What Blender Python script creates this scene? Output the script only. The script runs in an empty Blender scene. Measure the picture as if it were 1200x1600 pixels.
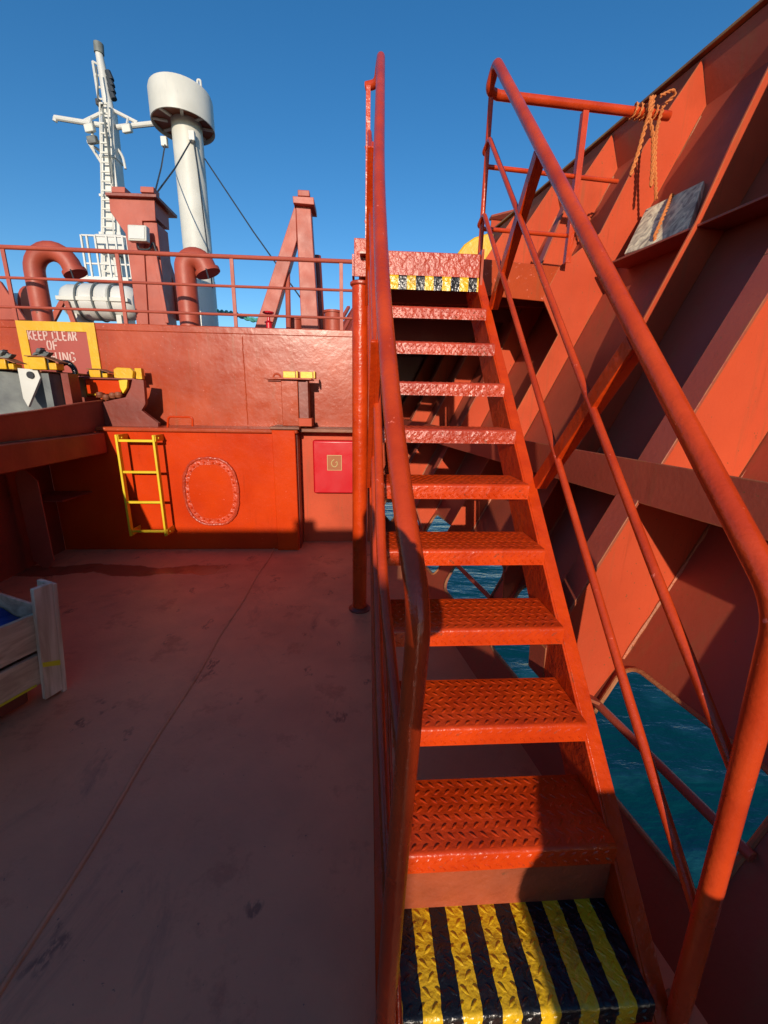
import bpy, bmesh, math, random
from mathutils import Vector, Matrix
random.seed(7)
R = math.radians
scene = bpy.context.scene
COL = scene.collection

# ---------------------------------------------------------------- camera
F_PX, PIT, YAW, ROL = 636.5, 0.2629, 0.0624, 0.0189
EYE = Vector((0, 0, 1.505))
cf = Vector((math.sin(YAW)*math.cos(PIT), math.cos(YAW)*math.cos(PIT), -math.sin(PIT)))
r0 = Vector((math.cos(YAW), -math.sin(YAW), 0)); u0 = r0.cross(cf)
cr = r0*math.cos(ROL) + u0*math.sin(ROL); cu = -r0*math.sin(ROL) + u0*math.cos(ROL)
cam_data = bpy.data.cameras.new("camera"); cam = bpy.data.objects.new("camera", cam_data); COL.objects.link(cam)
cam_data.sensor_fit = 'AUTO'; cam_data.sensor_width = 36.0; cam_data.lens = 36.0*F_PX/1600.0
cam_data.clip_start = 0.02; cam_data.clip_end = 8000
cam.matrix_world = Matrix(((cr.x, cu.x, -cf.x, EYE.x), (cr.y, cu.y, -cf.y, EYE.y), (cr.z, cu.z, -cf.z, EYE.z), (0, 0, 0, 1)))
scene.camera = cam

# ---------------------------------------------------------------- light
SUN_EL, SUN_AZ = 15.6, 5.0          # the sun stands low behind the camera, travelling 5 degrees to the right of +y
world = bpy.data.worlds.new("World"); scene.world = world; world.use_nodes = True
wn = world.node_tree; wn.nodes.clear()
sky = wn.nodes.new('ShaderNodeTexSky'); sky.sky_type = 'NISHITA'; sky.sun_disc = False
sky.sun_elevation = R(SUN_EL); sky.sun_rotation = R(180+SUN_AZ); sky.altitude = 300; sky.air_density = 1.0; sky.dust_density = 0.2; sky.ozone_density = 3.0
hs = wn.nodes.new('ShaderNodeHueSaturation'); hs.inputs['Saturation'].default_value = 1.26; hs.inputs['Value'].default_value = 1.0
bg = wn.nodes.new('ShaderNodeBackground'); bg.inputs[1].default_value = 0.152
wo = wn.nodes.new('ShaderNodeOutputWorld')
wn.links.new(sky.outputs[0], hs.inputs['Color']); wn.links.new(hs.outputs[0], bg.inputs[0]); wn.links.new(bg.outputs[0], wo.inputs[0])
sl = bpy.data.lights.new("sun", 'SUN'); sl.energy = 4.2; sl.angle = R(0.5); sl.color = (1.0, 0.86, 0.70)
so = bpy.data.objects.new("sun", sl); COL.objects.link(so)
sd = Vector((math.sin(R(SUN_AZ))*math.cos(R(SUN_EL)), math.cos(R(SUN_AZ))*math.cos(R(SUN_EL)), -math.sin(R(SUN_EL))))
so.rotation_euler = sd.to_track_quat('-Z', 'Y').to_euler()
scene.view_settings.view_transform = 'Standard'; scene.view_settings.look = 'None'
scene.view_settings.exposure = 0.0; scene.view_settings.gamma = 1.0
scene.cycles.max_bounces = 7; scene.cycles.diffuse_bounces = 4

# ---------------------------------------------------------------- helpers
def at(x, y, **k):
    """point seen at photo pixel (x, y) on the plane X=.. / Y=.. / Z=.."""
    d = cf*F_PX + cr*(x-600) - cu*(y-800)
    a, v = list(k.items())[0]; i = 'XYZ'.index(a)
    return EYE + d*((v-EYE[i])/d[i])
HD = Vector((-0.158, 0.9875, 0)); HN = Vector((0.9875, 0.158, 0))   # along and out of the bulwark
def hp(u, n, z): return HD*u + HN*n + Vector((0, 0, z))
def hull_n(z): return 0.97 + 0.52*z if z <= 2.3 else 2.166 + 0.46*(z-2.3)

def nd(nt, t, **kw):
    n = nt.nodes.new(t)
    for k, v in kw.items(): setattr(n, k, v)
    return n
def paint(name, c1, c2=None, rough=0.38, bump=0.35, bscale=45, lump=0.0, lscale=12, rust=0.0, mott=3.0, chips=0.0, coat=0.0, dark=0.0, spec=0.5, metallic=0.0, rustcol=(0.13, 0.05, 0.02), wear=0.0, wearcol=(0.16, 0.075, 0.035), wr=0.006, runs=0.0):
    m = bpy.data.materials.new(name); m.use_nodes = True; nt = m.node_tree; L = nt.links
    b = nt.nodes['Principled BSDF']; b.inputs['Specular IOR Level'].default_value = spec; b.inputs['Metallic'].default_value = metallic
    geo = nd(nt, 'ShaderNodeNewGeometry'); pos = geo.outputs['Position']
    c2 = c2 or tuple(x*0.8 for x in c1)
    n1 = nd(nt, 'ShaderNodeTexNoise'); n1.inputs['Scale'].default_value = mott; n1.inputs['Detail'].default_value = 6; L.new(pos, n1.inputs['Vector'])
    rp = nd(nt, 'ShaderNodeValToRGB'); rp.color_ramp.elements[0].position = 0.36; rp.color_ramp.elements[1].position = 0.66
    rp.color_ramp.elements[0].color = (*c2, 1); rp.color_ramp.elements[1].color = (*c1, 1); L.new(n1.outputs['Fac'], rp.inputs[0])
    col = rp.outputs[0]
    def over(col, mask_scale, lo, hi, c, detail=8, stretch=None):
        n = nd(nt, 'ShaderNodeTexNoise'); n.inputs['Scale'].default_value = mask_scale; n.inputs['Detail'].default_value = detail; n.inputs['Roughness'].default_value = 0.65
        if stretch:
            mp = nd(nt, 'ShaderNodeMapping'); mp.inputs['Scale'].default_value = stretch; L.new(pos, mp.inputs[0]); L.new(mp.outputs[0], n.inputs['Vector'])
        else: L.new(pos, n.inputs['Vector'])
        r = nd(nt, 'ShaderNodeMapRange'); r.inputs['From Min'].default_value = lo; r.inputs['From Max'].default_value = hi; L.new(n.outputs['Fac'], r.inputs[0])
        mx = nd(nt, 'ShaderNodeMix', data_type='RGBA'); L.new(r.outputs[0], mx.inputs[0]); L.new(col, mx.inputs[6]); mx.inputs[7].default_value = (*c, 1)
        return mx.outputs[2]
    if rust > 0: col = over(col, 9, 0.72-rust*0.2, 0.80-rust*0.2, rustcol)
    if rust > 0: col = over(col, 5, 0.62-rust*0.1, 0.9, tuple(x*0.5 for x in c1), stretch=(6, 6, 0.5))
    if chips > 0: col = over(col, 38, 0.74-chips*0.1, 0.77-chips*0.1, tuple(min(1, x*1.25+0.10) for x in c1))
    if dark > 0: col = over(col, 1.6, 0.5-dark*0.1, 0.8, tuple(x*0.45 for x in c1))
    if runs > 0: 
        col = over(col, 3.0, 0.60-runs*0.1, 0.78-runs*0.1, tuple(a*0.45+b_*0.55 for a, b_ in zip(c1, (0.20, 0.085, 0.035))), stretch=(5, 5, 0.35))
        col = over(col, 1.1, 0.50, 0.72, tuple(x*0.72 for x in c1), detail=5)
        col = over(col, 70, 0.70, 0.73, (0.20, 0.08, 0.03), detail=2)
    if wear > 0:      # paint knocked off the edges, broken up by noise
        bv = nd(nt, 'ShaderNodeBevel', samples=4); bv.inputs['Radius'].default_value = wr
        dt = nd(nt, 'ShaderNodeVectorMath', operation='DOT_PRODUCT'); L.new(bv.outputs[0], dt.inputs[0]); L.new(geo.outputs['Normal'], dt.inputs[1])
        ed = nd(nt, 'ShaderNodeMapRange'); ed.inputs['From Min'].default_value = 0.985; ed.inputs['From Max'].default_value = 0.90; L.new(dt.outputs['Value'], ed.inputs[0])
        nw = nd(nt, 'ShaderNodeTexNoise'); nw.inputs['Scale'].default_value = 16; nw.inputs['Detail'].default_value = 7; nw.inputs['Roughness'].default_value = 0.7; L.new(pos, nw.inputs['Vector'])
        rw2 = nd(nt, 'ShaderNodeMapRange'); rw2.inputs['From Min'].default_value = 0.62-wear*0.2; rw2.inputs['From Max'].default_value = 0.66-wear*0.2; L.new(nw.outputs['Fac'], rw2.inputs[0])
        mu = nd(nt, 'ShaderNodeMath', operation='MULTIPLY'); L.new(ed.outputs[0], mu.inputs[0]); L.new(rw2.outputs[0], mu.inputs[1])
        mx = nd(nt, 'ShaderNodeMix', data_type='RGBA'); L.new(mu.outputs[0], mx.inputs[0]); L.new(col, mx.inputs[6]); mx.inputs[7].default_value = (*wearcol, 1); col = mx.outputs[2]
    L.new(col, b.inputs['Base Color'])
    # roughness
    nr = nd(nt, 'ShaderNodeTexNoise'); nr.inputs['Scale'].default_value = 7; nr.inputs['Detail'].default_value = 5; L.new(pos, nr.inputs['Vector'])
    rr = nd(nt, 'ShaderNodeMapRange'); rr.inputs['To Min'].default_value = max(0.03, rough-0.12); rr.inputs['To Max'].default_value = min(1, rough+0.16)
    L.new(nr.outputs['Fac'], rr.inputs[0]); L.new(rr.outputs[0], b.inputs['Roughness'])
    # bump
    nb = nd(nt, 'ShaderNodeTexNoise'); nb.inputs['Scale'].default_value = bscale; nb.inputs['Detail'].default_value = 5; L.new(pos, nb.inputs['Vector'])
    bp = nd(nt, 'ShaderNodeBump'); bp.inputs['Strength'].default_value = bump; bp.inputs['Distance'].default_value = 0.004
    L.new(nb.outputs['Fac'], bp.inputs['Height']); out = bp.outputs[0]
    if lump > 0:
        nl = nd(nt, 'ShaderNodeTexNoise'); nl.inputs['Scale'].default_value = lscale; nl.inputs['Detail'].default_value = 3; L.new(pos, nl.inputs['Vector'])
        b2 = nd(nt, 'ShaderNodeBump'); b2.inputs['Strength'].default_value = lump; b2.inputs['Distance'].default_value = 0.02
        L.new(nl.outputs['Fac'], b2.inputs['Height']); L.new(out, b2.inputs['Normal']); out = b2.outputs[0]
    L.new(out, b.inputs['Normal'])
    if coat: b.inputs['Coat Weight'].default_value = coat; b.inputs['Coat Roughness'].default_value = 0.12
    return m

M = {}
M['stair']  = paint('fresh orange red paint', (0.63, 0.055, 0.005), (0.50, 0.038, 0.004), rough=0.27, spec=0.32, bump=0.45, bscale=70, chips=0.15, lump=0.2, lscale=22, wear=0.22, wr=0.004, rust=0.08, mott=9)
M['rail']   = paint('rail red paint', (0.60, 0.062, 0.012), (0.44, 0.038, 0.008), rough=0.24, spec=0.42, bump=0.28, bscale=90, chips=0.7, lump=0.2, lscale=16, rust=0.06, mott=5)
M['lumpy']  = paint('thick lumpy red paint', (0.52, 0.062, 0.022), (0.40, 0.040, 0.014), rough=0.33, bump=0.6, bscale=42, lump=0.38, lscale=34, wear=0.2, rust=0.1)
M['box']    = paint('orange red bulkhead paint', (0.63, 0.052, 0.004), (0.52, 0.036, 0.004), rough=0.32, spec=0.14, bump=0.3, bscale=28, chips=0.75, lump=0.22, lscale=5, rust=0.04, mott=2)
M['wall']   = paint('faded red bulkhead paint', (0.47, 0.072, 0.021), (0.38, 0.050, 0.014), rough=0.27, spec=0.4, bump=0.4, bscale=20, chips=1.1, lump=0.15, lscale=4, rust=0.15, runs=0.3)
M['hull']   = paint('matt red oxide hull paint', (0.60, 0.085, 0.030), (0.50, 0.066, 0.024), rough=0.5, spec=0.25, bump=0.25, bscale=60, rust=0.1, mott=1.6, lump=0.16, lscale=2, runs=0.6, wear=0.9, wearcol=(0.36, 0.15, 0.05), wr=0.008, chips=0.05)
M['plating']= paint('hull plating paint', (0.36, 0.070, 0.035), (0.30, 0.055, 0.028), rough=0.42, bump=0.25, bscale=40, rust=0.15, mott=1.5, lump=0.3, lscale=1.8, runs=0.7)
M['flange'] = paint('flange paint', (0.38, 0.075, 0.040), (0.33, 0.06, 0.034), rough=0.45, bump=0.25, bscale=60, rust=0.15, chips=0.1, runs=0.2, wear=0.9, wearcol=(0.36, 0.15, 0.05), wr=0.008)
M['rusty']  = paint('rusty edge paint', (0.42, 0.16, 0.06), (0.25, 0.09, 0.035), rough=0.7, bump=0.8, bscale=60, rust=0.5)
M['weld']   = paint('rusty weld paint', (0.52, 0.14, 0.05), (0.30, 0.11, 0.04), rough=0.5, bump=0.9, bscale=90, rust=0.3, chips=0.2)
M['cap']    = paint('worn ochre cap', (0.36, 0.20, 0.06), (0.22, 0.09, 0.035), rough=0.6, bump=0.5, rust=0.4)
M['darkred']= paint('old dark red paint', (0.28, 0.045, 0.022), (0.19, 0.03, 0.016), rough=0.42, bump=0.3, bscale=30, lump=0.2, lscale=7, rust=0.2, chips=0.1)
M['far']    = paint('far machinery red', (0.46, 0.085, 0.045), (0.36, 0.062, 0.032), rough=0.48, bump=0.25, bscale=30, rust=0.2, chips=0.1)
M['white']  = paint('aged white paint', (0.70, 0.70, 0.65), (0.60, 0.60, 0.55), rough=0.4, bump=0.12, bscale=30, rust=0.05, mott=1.2)
M['cream']  = paint('cream white paint', (0.68, 0.675, 0.60), (0.60, 0.595, 0.52), rough=0.4, bump=0.15, bscale=30, rust=0.05, rustcol=(0.4, 0.28, 0.12))
M['yellow'] = paint('yellow paint', (0.80, 0.47, 0.012), (0.72, 0.38, 0.01), rough=0.35, bump=0.3, bscale=50, lump=0.2, lscale=20, rust=0.03)
M['sunyellow'] = paint('bright yellow paint', (0.80, 0.60, 0.02), (0.70, 0.48, 0.015), rough=0.4, bump=0.3, rust=0.02)
M['black']  = paint('glossy black paint', (0.010, 0.010, 0.011), (0.006, 0.006, 0.007), rough=0.22, bump=0.5, bscale=60, lump=0.25, lscale=30)
M['grey']   = paint('weathered grey steel', (0.20, 0.22, 0.20), (0.10, 0.11, 0.11), rough=0.6, bump=0.3, rust=0.25, mott=5)
M['rubber'] = paint('black rubber', (0.02, 0.02, 0.022), rough=0.6)
M['wire']   = paint('dark wire', (0.03, 0.04, 0.05), rough=0.5)
M['plate']  = paint('dull worn top plate', (0.30, 0.10, 0.045), (0.19, 0.055, 0.025), rough=0.45, bump=0.5, rust=0.3)
M['firered']= paint('signal red plastic', (0.62, 0.008, 0.016), (0.58, 0.007, 0.014), rough=0.3, bump=0.03)
M['rope']   = paint('orange rope', (0.75, 0.24, 0.06), (0.60, 0.17, 0.04), rough=0.8, bump=0.9, bscale=300)
M['teal']   = paint('teal rope', (0.08, 0.42, 0.36), rough=0.8, bump=0.9, bscale=200)
M['blue']   = paint('blue tarpaulin', (0.008, 0.045, 0.26), (0.006, 0.035, 0.20), rough=0.4, bump=0.2, lump=0.5, lscale=10)
M['letter'] = paint('stencil white', (0.72, 0.50, 0.42), (0.62, 0.38, 0.32), rough=0.5, bump=0.2)
M['gold']   = paint('pale gold mark', (0.62, 0.46, 0.20), (0.55, 0.40, 0.17), rough=0.4, bump=0.1)
M['skin']   = paint('skin', (0.45, 0.25, 0.17), rough=0.5, bump=0.05)
M['cloth']  = paint('navy cloth', (0.03, 0.04, 0.08), rough=0.85, bump=0.3)

def stripe_mat(name, dx0, n, width, slant=0.0):
    m = paint(name, (0.80, 0.50, 0.012), (0.70, 0.40, 0.01), rough=0.25, bump=0.5, bscale=60, lump=0.25, lscale=30)
    nt = m.node_tree; L = nt.links; b = nt.nodes['Principled BSDF']
    src = b.inputs['Base Color'].links[0].from_socket
    geo = nd(nt, 'ShaderNodeNewGeometry'); sep = nd(nt, 'ShaderNodeSeparateXYZ'); L.new(geo.outputs['Position'], sep.inputs[0])
    nz = nd(nt, 'ShaderNodeTexNoise'); nz.inputs['Scale'].default_value = 30; L.new(geo.outputs['Position'], nz.inputs['Vector'])
    wob = nd(nt, 'ShaderNodeMath', operation='MULTIPLY_ADD'); L.new(nz.outputs['Fac'], wob.inputs[0]); wob.inputs[1].default_value = 0.010; L.new(sep.outputs[0], wob.inputs[2])
    a = nd(nt, 'ShaderNodeMath', operation='SUBTRACT'); L.new(wob.outputs[0], a.inputs[0]); a.inputs[1].default_value = dx0+0.005
    p = nd(nt, 'ShaderNodeMath', operation='DIVIDE'); L.new(a.outputs[0], p.inputs[0]); p.inputs[1].default_value = width
    f = nd(nt, 'ShaderNodeMath', operation='FRACT'); L.new(p.outputs[0], f.inputs[0])
    g = nd(nt, 'ShaderNodeMath', operation='GREATER_THAN'); L.new(f.outputs[0], g.inputs[0]); g.inputs[1].default_value = 0.5
    mx = nd(nt, 'ShaderNodeMix', data_type='RGBA'); L.new(g.outputs[0], mx.inputs[0]); mx.inputs[6].default_value = (0.008, 0.008, 0.009, 1); L.new(src, mx.inputs[7])
    ng = nd(nt, 'ShaderNodeTexNoise'); ng.inputs['Scale'].default_value = 14; ng.inputs['Detail'].default_value = 8; ng.inputs['Roughness'].default_value = 0.75; L.new(geo.outputs['Position'], ng.inputs['Vector'])
    gr = nd(nt, 'ShaderNodeMapRange'); gr.inputs['From Min'].default_value = 0.54; gr.inputs['From Max'].default_value = 0.72; gr.inputs['To Max'].default_value = 0.75; L.new(ng.outputs['Fac'], gr.inputs[0])
    m3 = nd(nt, 'ShaderNodeMix', data_type='RGBA'); L.new(gr.outputs[0], m3.inputs[0]); L.new(mx.outputs[2], m3.inputs[6]); m3.inputs[7].default_value = (0.05, 0.025, 0.015, 1)
    L.new(m3.outputs[2], b.inputs['Base Color'])
    return m
M['stripes0'] = stripe_mat('hazard stripes wide', 0.098, 6, 0.0890)
M['stripes1'] = stripe_mat('hazard stripes narrow', 0.115, 6, 0.100)

def wood_mat(name, c1, c2, scale=(3, 3, 30), axis=None):
    m = bpy.data.materials.new(name); m.use_nodes = True; nt = m.node_tree; L = nt.links; b = nt.nodes['Principled BSDF']
    tc = nd(nt, 'ShaderNodeTexCoord'); mp = nd(nt, 'ShaderNodeMapping'); mp.inputs['Scale'].default_value = scale; L.new(tc.outputs['Object'], mp.inputs[0])
    n = nd(nt, 'ShaderNodeTexNoise'); n.inputs['Scale'].default_value = 1.6; n.inputs['Detail'].default_value = 7; n.inputs['Distortion'].default_value = 1.2; L.new(mp.outputs[0], n.inputs['Vector'])
    r = nd(nt, 'ShaderNodeValToRGB'); r.color_ramp.elements[0].position = 0.35; r.color_ramp.elements[1].position = 0.65
    r.color_ramp.elements[0].color = (*c2, 1); r.color_ramp.elements[1].color = (*c1, 1); L.new(n.outputs['Fac'], r.inputs[0]); L.new(r.outputs[0], b.inputs['Base Color'])
    b.inputs['Roughness'].default_value = 0.75
    bp = nd(nt, 'ShaderNodeBump'); bp.inputs['Strength'].default_value = 0.5; bp.inputs['Distance'].default_value = 0.004; L.new(n.outputs['Fac'], bp.inputs['Height']); L.new(bp.outputs[0], b.inputs['Normal'])
    return m
M['crate'] = wood_mat('crate timber', (0.78, 0.45, 0.28), (0.52, 0.27, 0.16), (8, 1.2, 14))
M['crateend'] = wood_mat('crate post timber', (0.84, 0.56, 0.38), (0.55, 0.31, 0.19), (10, 10, 1.2))
M['board'] = wood_mat('grey weathered board', (0.88, 0.76, 0.50), (0.30, 0.24, 0.18), (14, 14, 1.6))

def deck_mat():
    m = paint('worn maroon deck paint', (0.76, 0.29, 0.135), (0.60, 0.225, 0.11), rough=0.45, bump=0.5, bscale=55, lump=0.12, lscale=6, mott=1.3)
    nt = m.node_tree; L = nt.links; b = nt.nodes['Principled BSDF']
    src = b.inputs['Base Color'].links[0].from_socket; rs = b.inputs['Roughness'].links[0].from_socket
    geo = nd(nt, 'ShaderNodeNewGeometry'); pos = geo.outputs['Position']
    def mask(scale, lo, hi, detail=6, stretch=(1, 1, 1), rough=0.6, dist=0.0):
        mp = nd(nt, 'ShaderNodeMapping'); mp.inputs['Scale'].default_value = stretch; L.new(pos, mp.inputs[0])
        n = nd(nt, 'ShaderNodeTexNoise'); n.inputs['Scale'].default_value = scale; n.inputs['Detail'].default_value = detail; n.inputs['Roughness'].default_value = rough; n.inputs['Distortion'].default_value = dist; L.new(mp.outputs[0], n.inputs['Vector'])
        r = nd(nt, 'ShaderNodeMapRange'); r.inputs['From Min'].default_value = lo; r.inputs['From Max'].default_value = hi; L.new(n.outputs['Fac'], r.inputs[0]); return r.outputs[0]
    def mix(f, col, c):
        x = nd(nt, 'ShaderNodeMix', data_type='RGBA'); L.new(f, x.inputs[0]); L.new(col, x.inputs[6]); x.inputs[7].default_value = (*c, 1); return x.outputs[2]
    def scale(f, k):
        x = nd(nt, 'ShaderNodeMath', operation='MULTIPLY'); L.new(f, x.inputs[0]); x.inputs[1].default_value = k; return x.outputs[0]
    col = mix(scale(mask(2.2, 0.45, 0.75), 0.6), src, (0.40, 0.17, 0.085))
    col = mix(scale(mask(0.9, 0.50, 0.66, 4), 0.5), col, (0.80, 0.31, 0.15))
    col = mix(scale(mask(3.6, 0.56, 0.64, 8, (1, 1, 1), 0.7), 0.45), col, (0.34, 0.10, 0.045))
    col = mix(scale(mask(1.7, 0.58, 0.70, 8, (1.3, 0.7, 1), 0.72, 0.8), 0.55), col, (0.22, 0.095, 0.055))
    # foot prints and scuffs: sparse, broken dark marks
    a = mask(5.0, 0.635, 0.68, 3, (1, 0.8, 1)); c = mask(45, 0.42, 0.55, 4, (1.4, 0.7, 1))
    k = nd(nt, 'ShaderNodeMath', operation='MULTIPLY'); L.new(a, k.inputs[0]); L.new(c, k.inputs[1])
    col = mix(scale(k.outputs[0], 0.75), col, (0.17, 0.065, 0.035))
    col = mix(scale(mask(60, 0.72, 0.76, 2), 0.8), col, (0.14, 0.07, 0.05))
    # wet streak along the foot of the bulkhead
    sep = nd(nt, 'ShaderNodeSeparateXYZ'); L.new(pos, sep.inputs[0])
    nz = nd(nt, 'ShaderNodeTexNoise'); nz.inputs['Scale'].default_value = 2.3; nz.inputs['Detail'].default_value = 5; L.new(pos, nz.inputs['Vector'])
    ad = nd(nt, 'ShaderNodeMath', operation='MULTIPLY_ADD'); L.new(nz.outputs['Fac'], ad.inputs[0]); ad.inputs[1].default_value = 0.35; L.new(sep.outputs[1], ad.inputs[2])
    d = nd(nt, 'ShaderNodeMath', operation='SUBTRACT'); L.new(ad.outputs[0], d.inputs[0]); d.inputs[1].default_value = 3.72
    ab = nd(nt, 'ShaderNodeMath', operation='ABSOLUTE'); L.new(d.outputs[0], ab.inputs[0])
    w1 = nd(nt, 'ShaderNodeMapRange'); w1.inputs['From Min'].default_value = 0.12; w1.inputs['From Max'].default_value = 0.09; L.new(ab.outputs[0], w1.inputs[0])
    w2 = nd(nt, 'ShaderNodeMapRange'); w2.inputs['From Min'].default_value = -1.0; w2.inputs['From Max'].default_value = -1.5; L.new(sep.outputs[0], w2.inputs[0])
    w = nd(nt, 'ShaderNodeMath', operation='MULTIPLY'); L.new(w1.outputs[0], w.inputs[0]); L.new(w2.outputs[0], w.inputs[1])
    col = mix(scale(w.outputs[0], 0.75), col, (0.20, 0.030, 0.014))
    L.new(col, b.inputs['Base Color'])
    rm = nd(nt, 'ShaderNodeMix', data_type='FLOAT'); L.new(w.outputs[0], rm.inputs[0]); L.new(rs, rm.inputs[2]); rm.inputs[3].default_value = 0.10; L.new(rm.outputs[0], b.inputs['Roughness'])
    return m
M['deck'] = deck_mat()

def sea_mat():
    m = bpy.data.materials.new('sea water'); m.use_nodes = True; nt = m.node_tree; L = nt.links; b = nt.nodes['Principled BSDF']
    b.inputs['Base Color'].default_value = (0.004, 0.075, 0.11, 1); b.inputs['Roughness'].default_value = 0.12; b.inputs['IOR'].default_value = 1.33
    geo = nd(nt, 'ShaderNodeNewGeometry'); h = None
    mp = nd(nt, 'ShaderNodeMapping'); mp.inputs['Scale'].default_value = (0.55, 1.3, 1); mp.inputs['Rotation'].default_value = (0, 0, 0.15); L.new(geo.outputs['Position'], mp.inputs[0])
    n = nd(nt, 'ShaderNodeTexNoise'); n.inputs['Scale'].default_value = 0.9; n.inputs['Detail'].default_value = 6; n.inputs['Distortion'].default_value = 0.15; L.new(mp.outputs[0], n.inputs['Vector'])
    bp = nd(nt, 'ShaderNodeBump'); bp.inputs['Strength'].default_value = 0.9; bp.inputs['Distance'].default_value = 0.22; L.new(n.outputs['Fac'], bp.inputs['Height']); L.new(bp.outputs[0], b.inputs['Normal'])
    r = nd(nt, 'ShaderNodeMapRange'); r.inputs['From Min'].default_value = 0.56; r.inputs['From Max'].default_value = 0.74; L.new(n.outputs['Fac'], r.inputs[0])
    mx = nd(nt, 'ShaderNodeMix', data_type='RGBA'); L.new(r.outputs[0], mx.inputs[0]); mx.inputs[6].default_value = (0.001, 0.052, 0.062, 1); mx.inputs[7].default_value = (0.02, 0.13, 0.15, 1)
    mp2 = nd(nt, 'ShaderNodeMapping'); mp2.inputs['Scale'].default_value = (0.10, 0.9, 1); mp2.inputs['Rotation'].default_value = (0, 0, -0.5); L.new(geo.outputs['Position'], mp2.inputs[0])
    n2 = nd(nt, 'ShaderNodeTexNoise'); n2.inputs['Scale'].default_value = 1.1; n2.inputs['Detail'].default_value = 9; n2.inputs['Roughness'].default_value = 0.7; n2.inputs['Distortion'].default_value = 0.5; L.new(mp2.outputs[0], n2.inputs['Vector'])
    r2 = nd(nt, 'ShaderNodeMapRange'); r2.inputs['From Min'].default_value = 0.64; r2.inputs['From Max'].default_value = 0.76; r2.inputs['To Max'].default_value = 0.7; L.new(n2.outputs['Fac'], r2.inputs[0])
    m2 = nd(nt, 'ShaderNodeMix', data_type='RGBA'); L.new(r2.outputs[0], m2.inputs[0]); L.new(mx.outputs[2], m2.inputs[6]); m2.inputs[7].default_value = (0.30, 0.45, 0.50, 1)
    L.new(m2.outputs[2], b.inputs['Base Color'])
    return m
M['sea'] = sea_mat()

class MB:
    def __init__(s): s.v = []; s.f = []
    def add(s, vs, fs):
        o = len(s.v); s.v += [tuple(v) for v in vs]; s.f += [tuple(i+o for i in f) for f in fs]; return s
    def box(s, a, b):
        x0, y0, z0 = a; x1, y1, z1 = b
        vs = [(x, y, z) for z in (z0, z1) for y in (y0, y1) for x in (x0, x1)]
        return s.add(vs, [(0, 2, 3, 1), (4, 5, 7, 6), (0, 1, 5, 4), (2, 6, 7, 3), (0, 4, 6, 2), (1, 3, 7, 5)])
    def obox(s, c, ax, ay, az):
        """oriented box: centre + three half-axis vectors"""
        c = Vector(c); vs = [c + ax*i + ay*j + az*k for k in (-1, 1) for j in (-1, 1) for i in (-1, 1)]
        return s.add(vs, [(0, 2, 3, 1), (4, 5, 7, 6), (0, 1, 5, 4), (2, 6, 7, 3), (0, 4, 6, 2), (1, 3, 7, 5)])
    def bar(s, p, q, w, h, up=(0, 0, 1)):
        """rectangular bar from p to q: w sideways, h along up"""
        p = Vector(p); q = Vector(q); d = (q-p); up = Vector(up)
        side = d.cross(up).normalized(); up2 = side.cross(d).normalized()
        return s.obox((p+q)/2, d/2, side*w/2, up2*h/2)
    def prism(s, poly, off):
        """polygon (list of points) extruded by vector off"""
        off = Vector(off); n = len(poly); P = [Vector(p) for p in poly]
        vs = P + [p+off for p in P]
        fs = [tuple(range(n))[::-1], tuple(range(n, 2*n))] + [(i, (i+1) % n, n+(i+1) % n, n+i) for i in range(n)]
        return s.add(vs, fs)
    def tube(s, pts, r, n=14, caps=True):
        P = [Vector(p) for p in pts]; rs = r if isinstance(r, (list, tuple)) else [r]*len(P)
        T = []
        for i in range(len(P)):
            a = P[max(0, i-1)]; b = P[min(len(P)-1, i+1)]; T.append((b-a).normalized())
        ref = Vector((0, 0, 1)) if abs(T[0].z) < 0.9 else Vector((1, 0, 0))
        N = T[0].cross(ref).normalized(); vs = []
        for i, p in enumerate(P):
            if i: 
                N = (N - T[i]*N.dot(T[i])).normalized()
            B = T[i].cross(N)
            vs += [p + (N*math.cos(2*math.pi*k/n) + B*math.sin(2*math.pi*k/n))*rs[i] for k in range(n)]
        fs = [(i*n+k, i*n+(k+1) % n, (i+1)*n+(k+1) % n, (i+1)*n+k) for i in range(len(P)-1) for k in range(n)]
        if caps: fs += [tuple(range(n))[::-1], tuple((len(P)-1)*n+k for k in range(n))]
        return s.add(vs, fs)
    def lathe(s, c, prof, n=24, sx=1.0, sy=1.0, tilt=None):
        """prof: list of (r, z) above c"""
        c = Vector(c); vs = []
        for r, z in prof:
            vs += [c + Vector((math.cos(2*math.pi*k/n)*r*sx, math.sin(2*math.pi*k/n)*r*sy, z)) for k in range(n)]
        m = len(prof)
        fs = [(i*n+k, i*n+(k+1) % n, (i+1)*n+(k+1) % n, (i+1)*n+k) for i in range(m-1) for k in range(n)]
        fs += [tuple(range(n))[::-1], tuple((m-1)*n+k for k in range(n))]
        return s.add(vs, fs)
    def build(s, name, mat, parent=None, bevel=0.0, smooth=True, seg=2, fix=True):
        me = bpy.data.meshes.new(name); me.from_pydata(s.v, [], s.f); me.update()
        if fix:
            bm = bmesh.new(); bm.from_mesh(me); bmesh.ops.recalc_face_normals(bm, faces=bm.faces[:]); bm.to_mesh(me); bm.free()
        me.materials.append(mat)
        if smooth:
            me.polygons.foreach_set('use_smooth', [True]*len(me.polygons)); me.set_sharp_from_angle(angle=R(35))
        o = bpy.data.objects.new(name, me); COL.objects.link(o)
        if bevel:
            md = o.modifiers.new('bevel', 'BEVEL'); md.width = bevel; md.segments = seg; md.limit_method = 'ANGLE'; md.angle_limit = R(40)
        if parent is not None:
            o.parent = parent; o.matrix_parent_inverse = parent.matrix_world.inverted() if False else Matrix.Translation(-parent.location)
        return o

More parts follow.
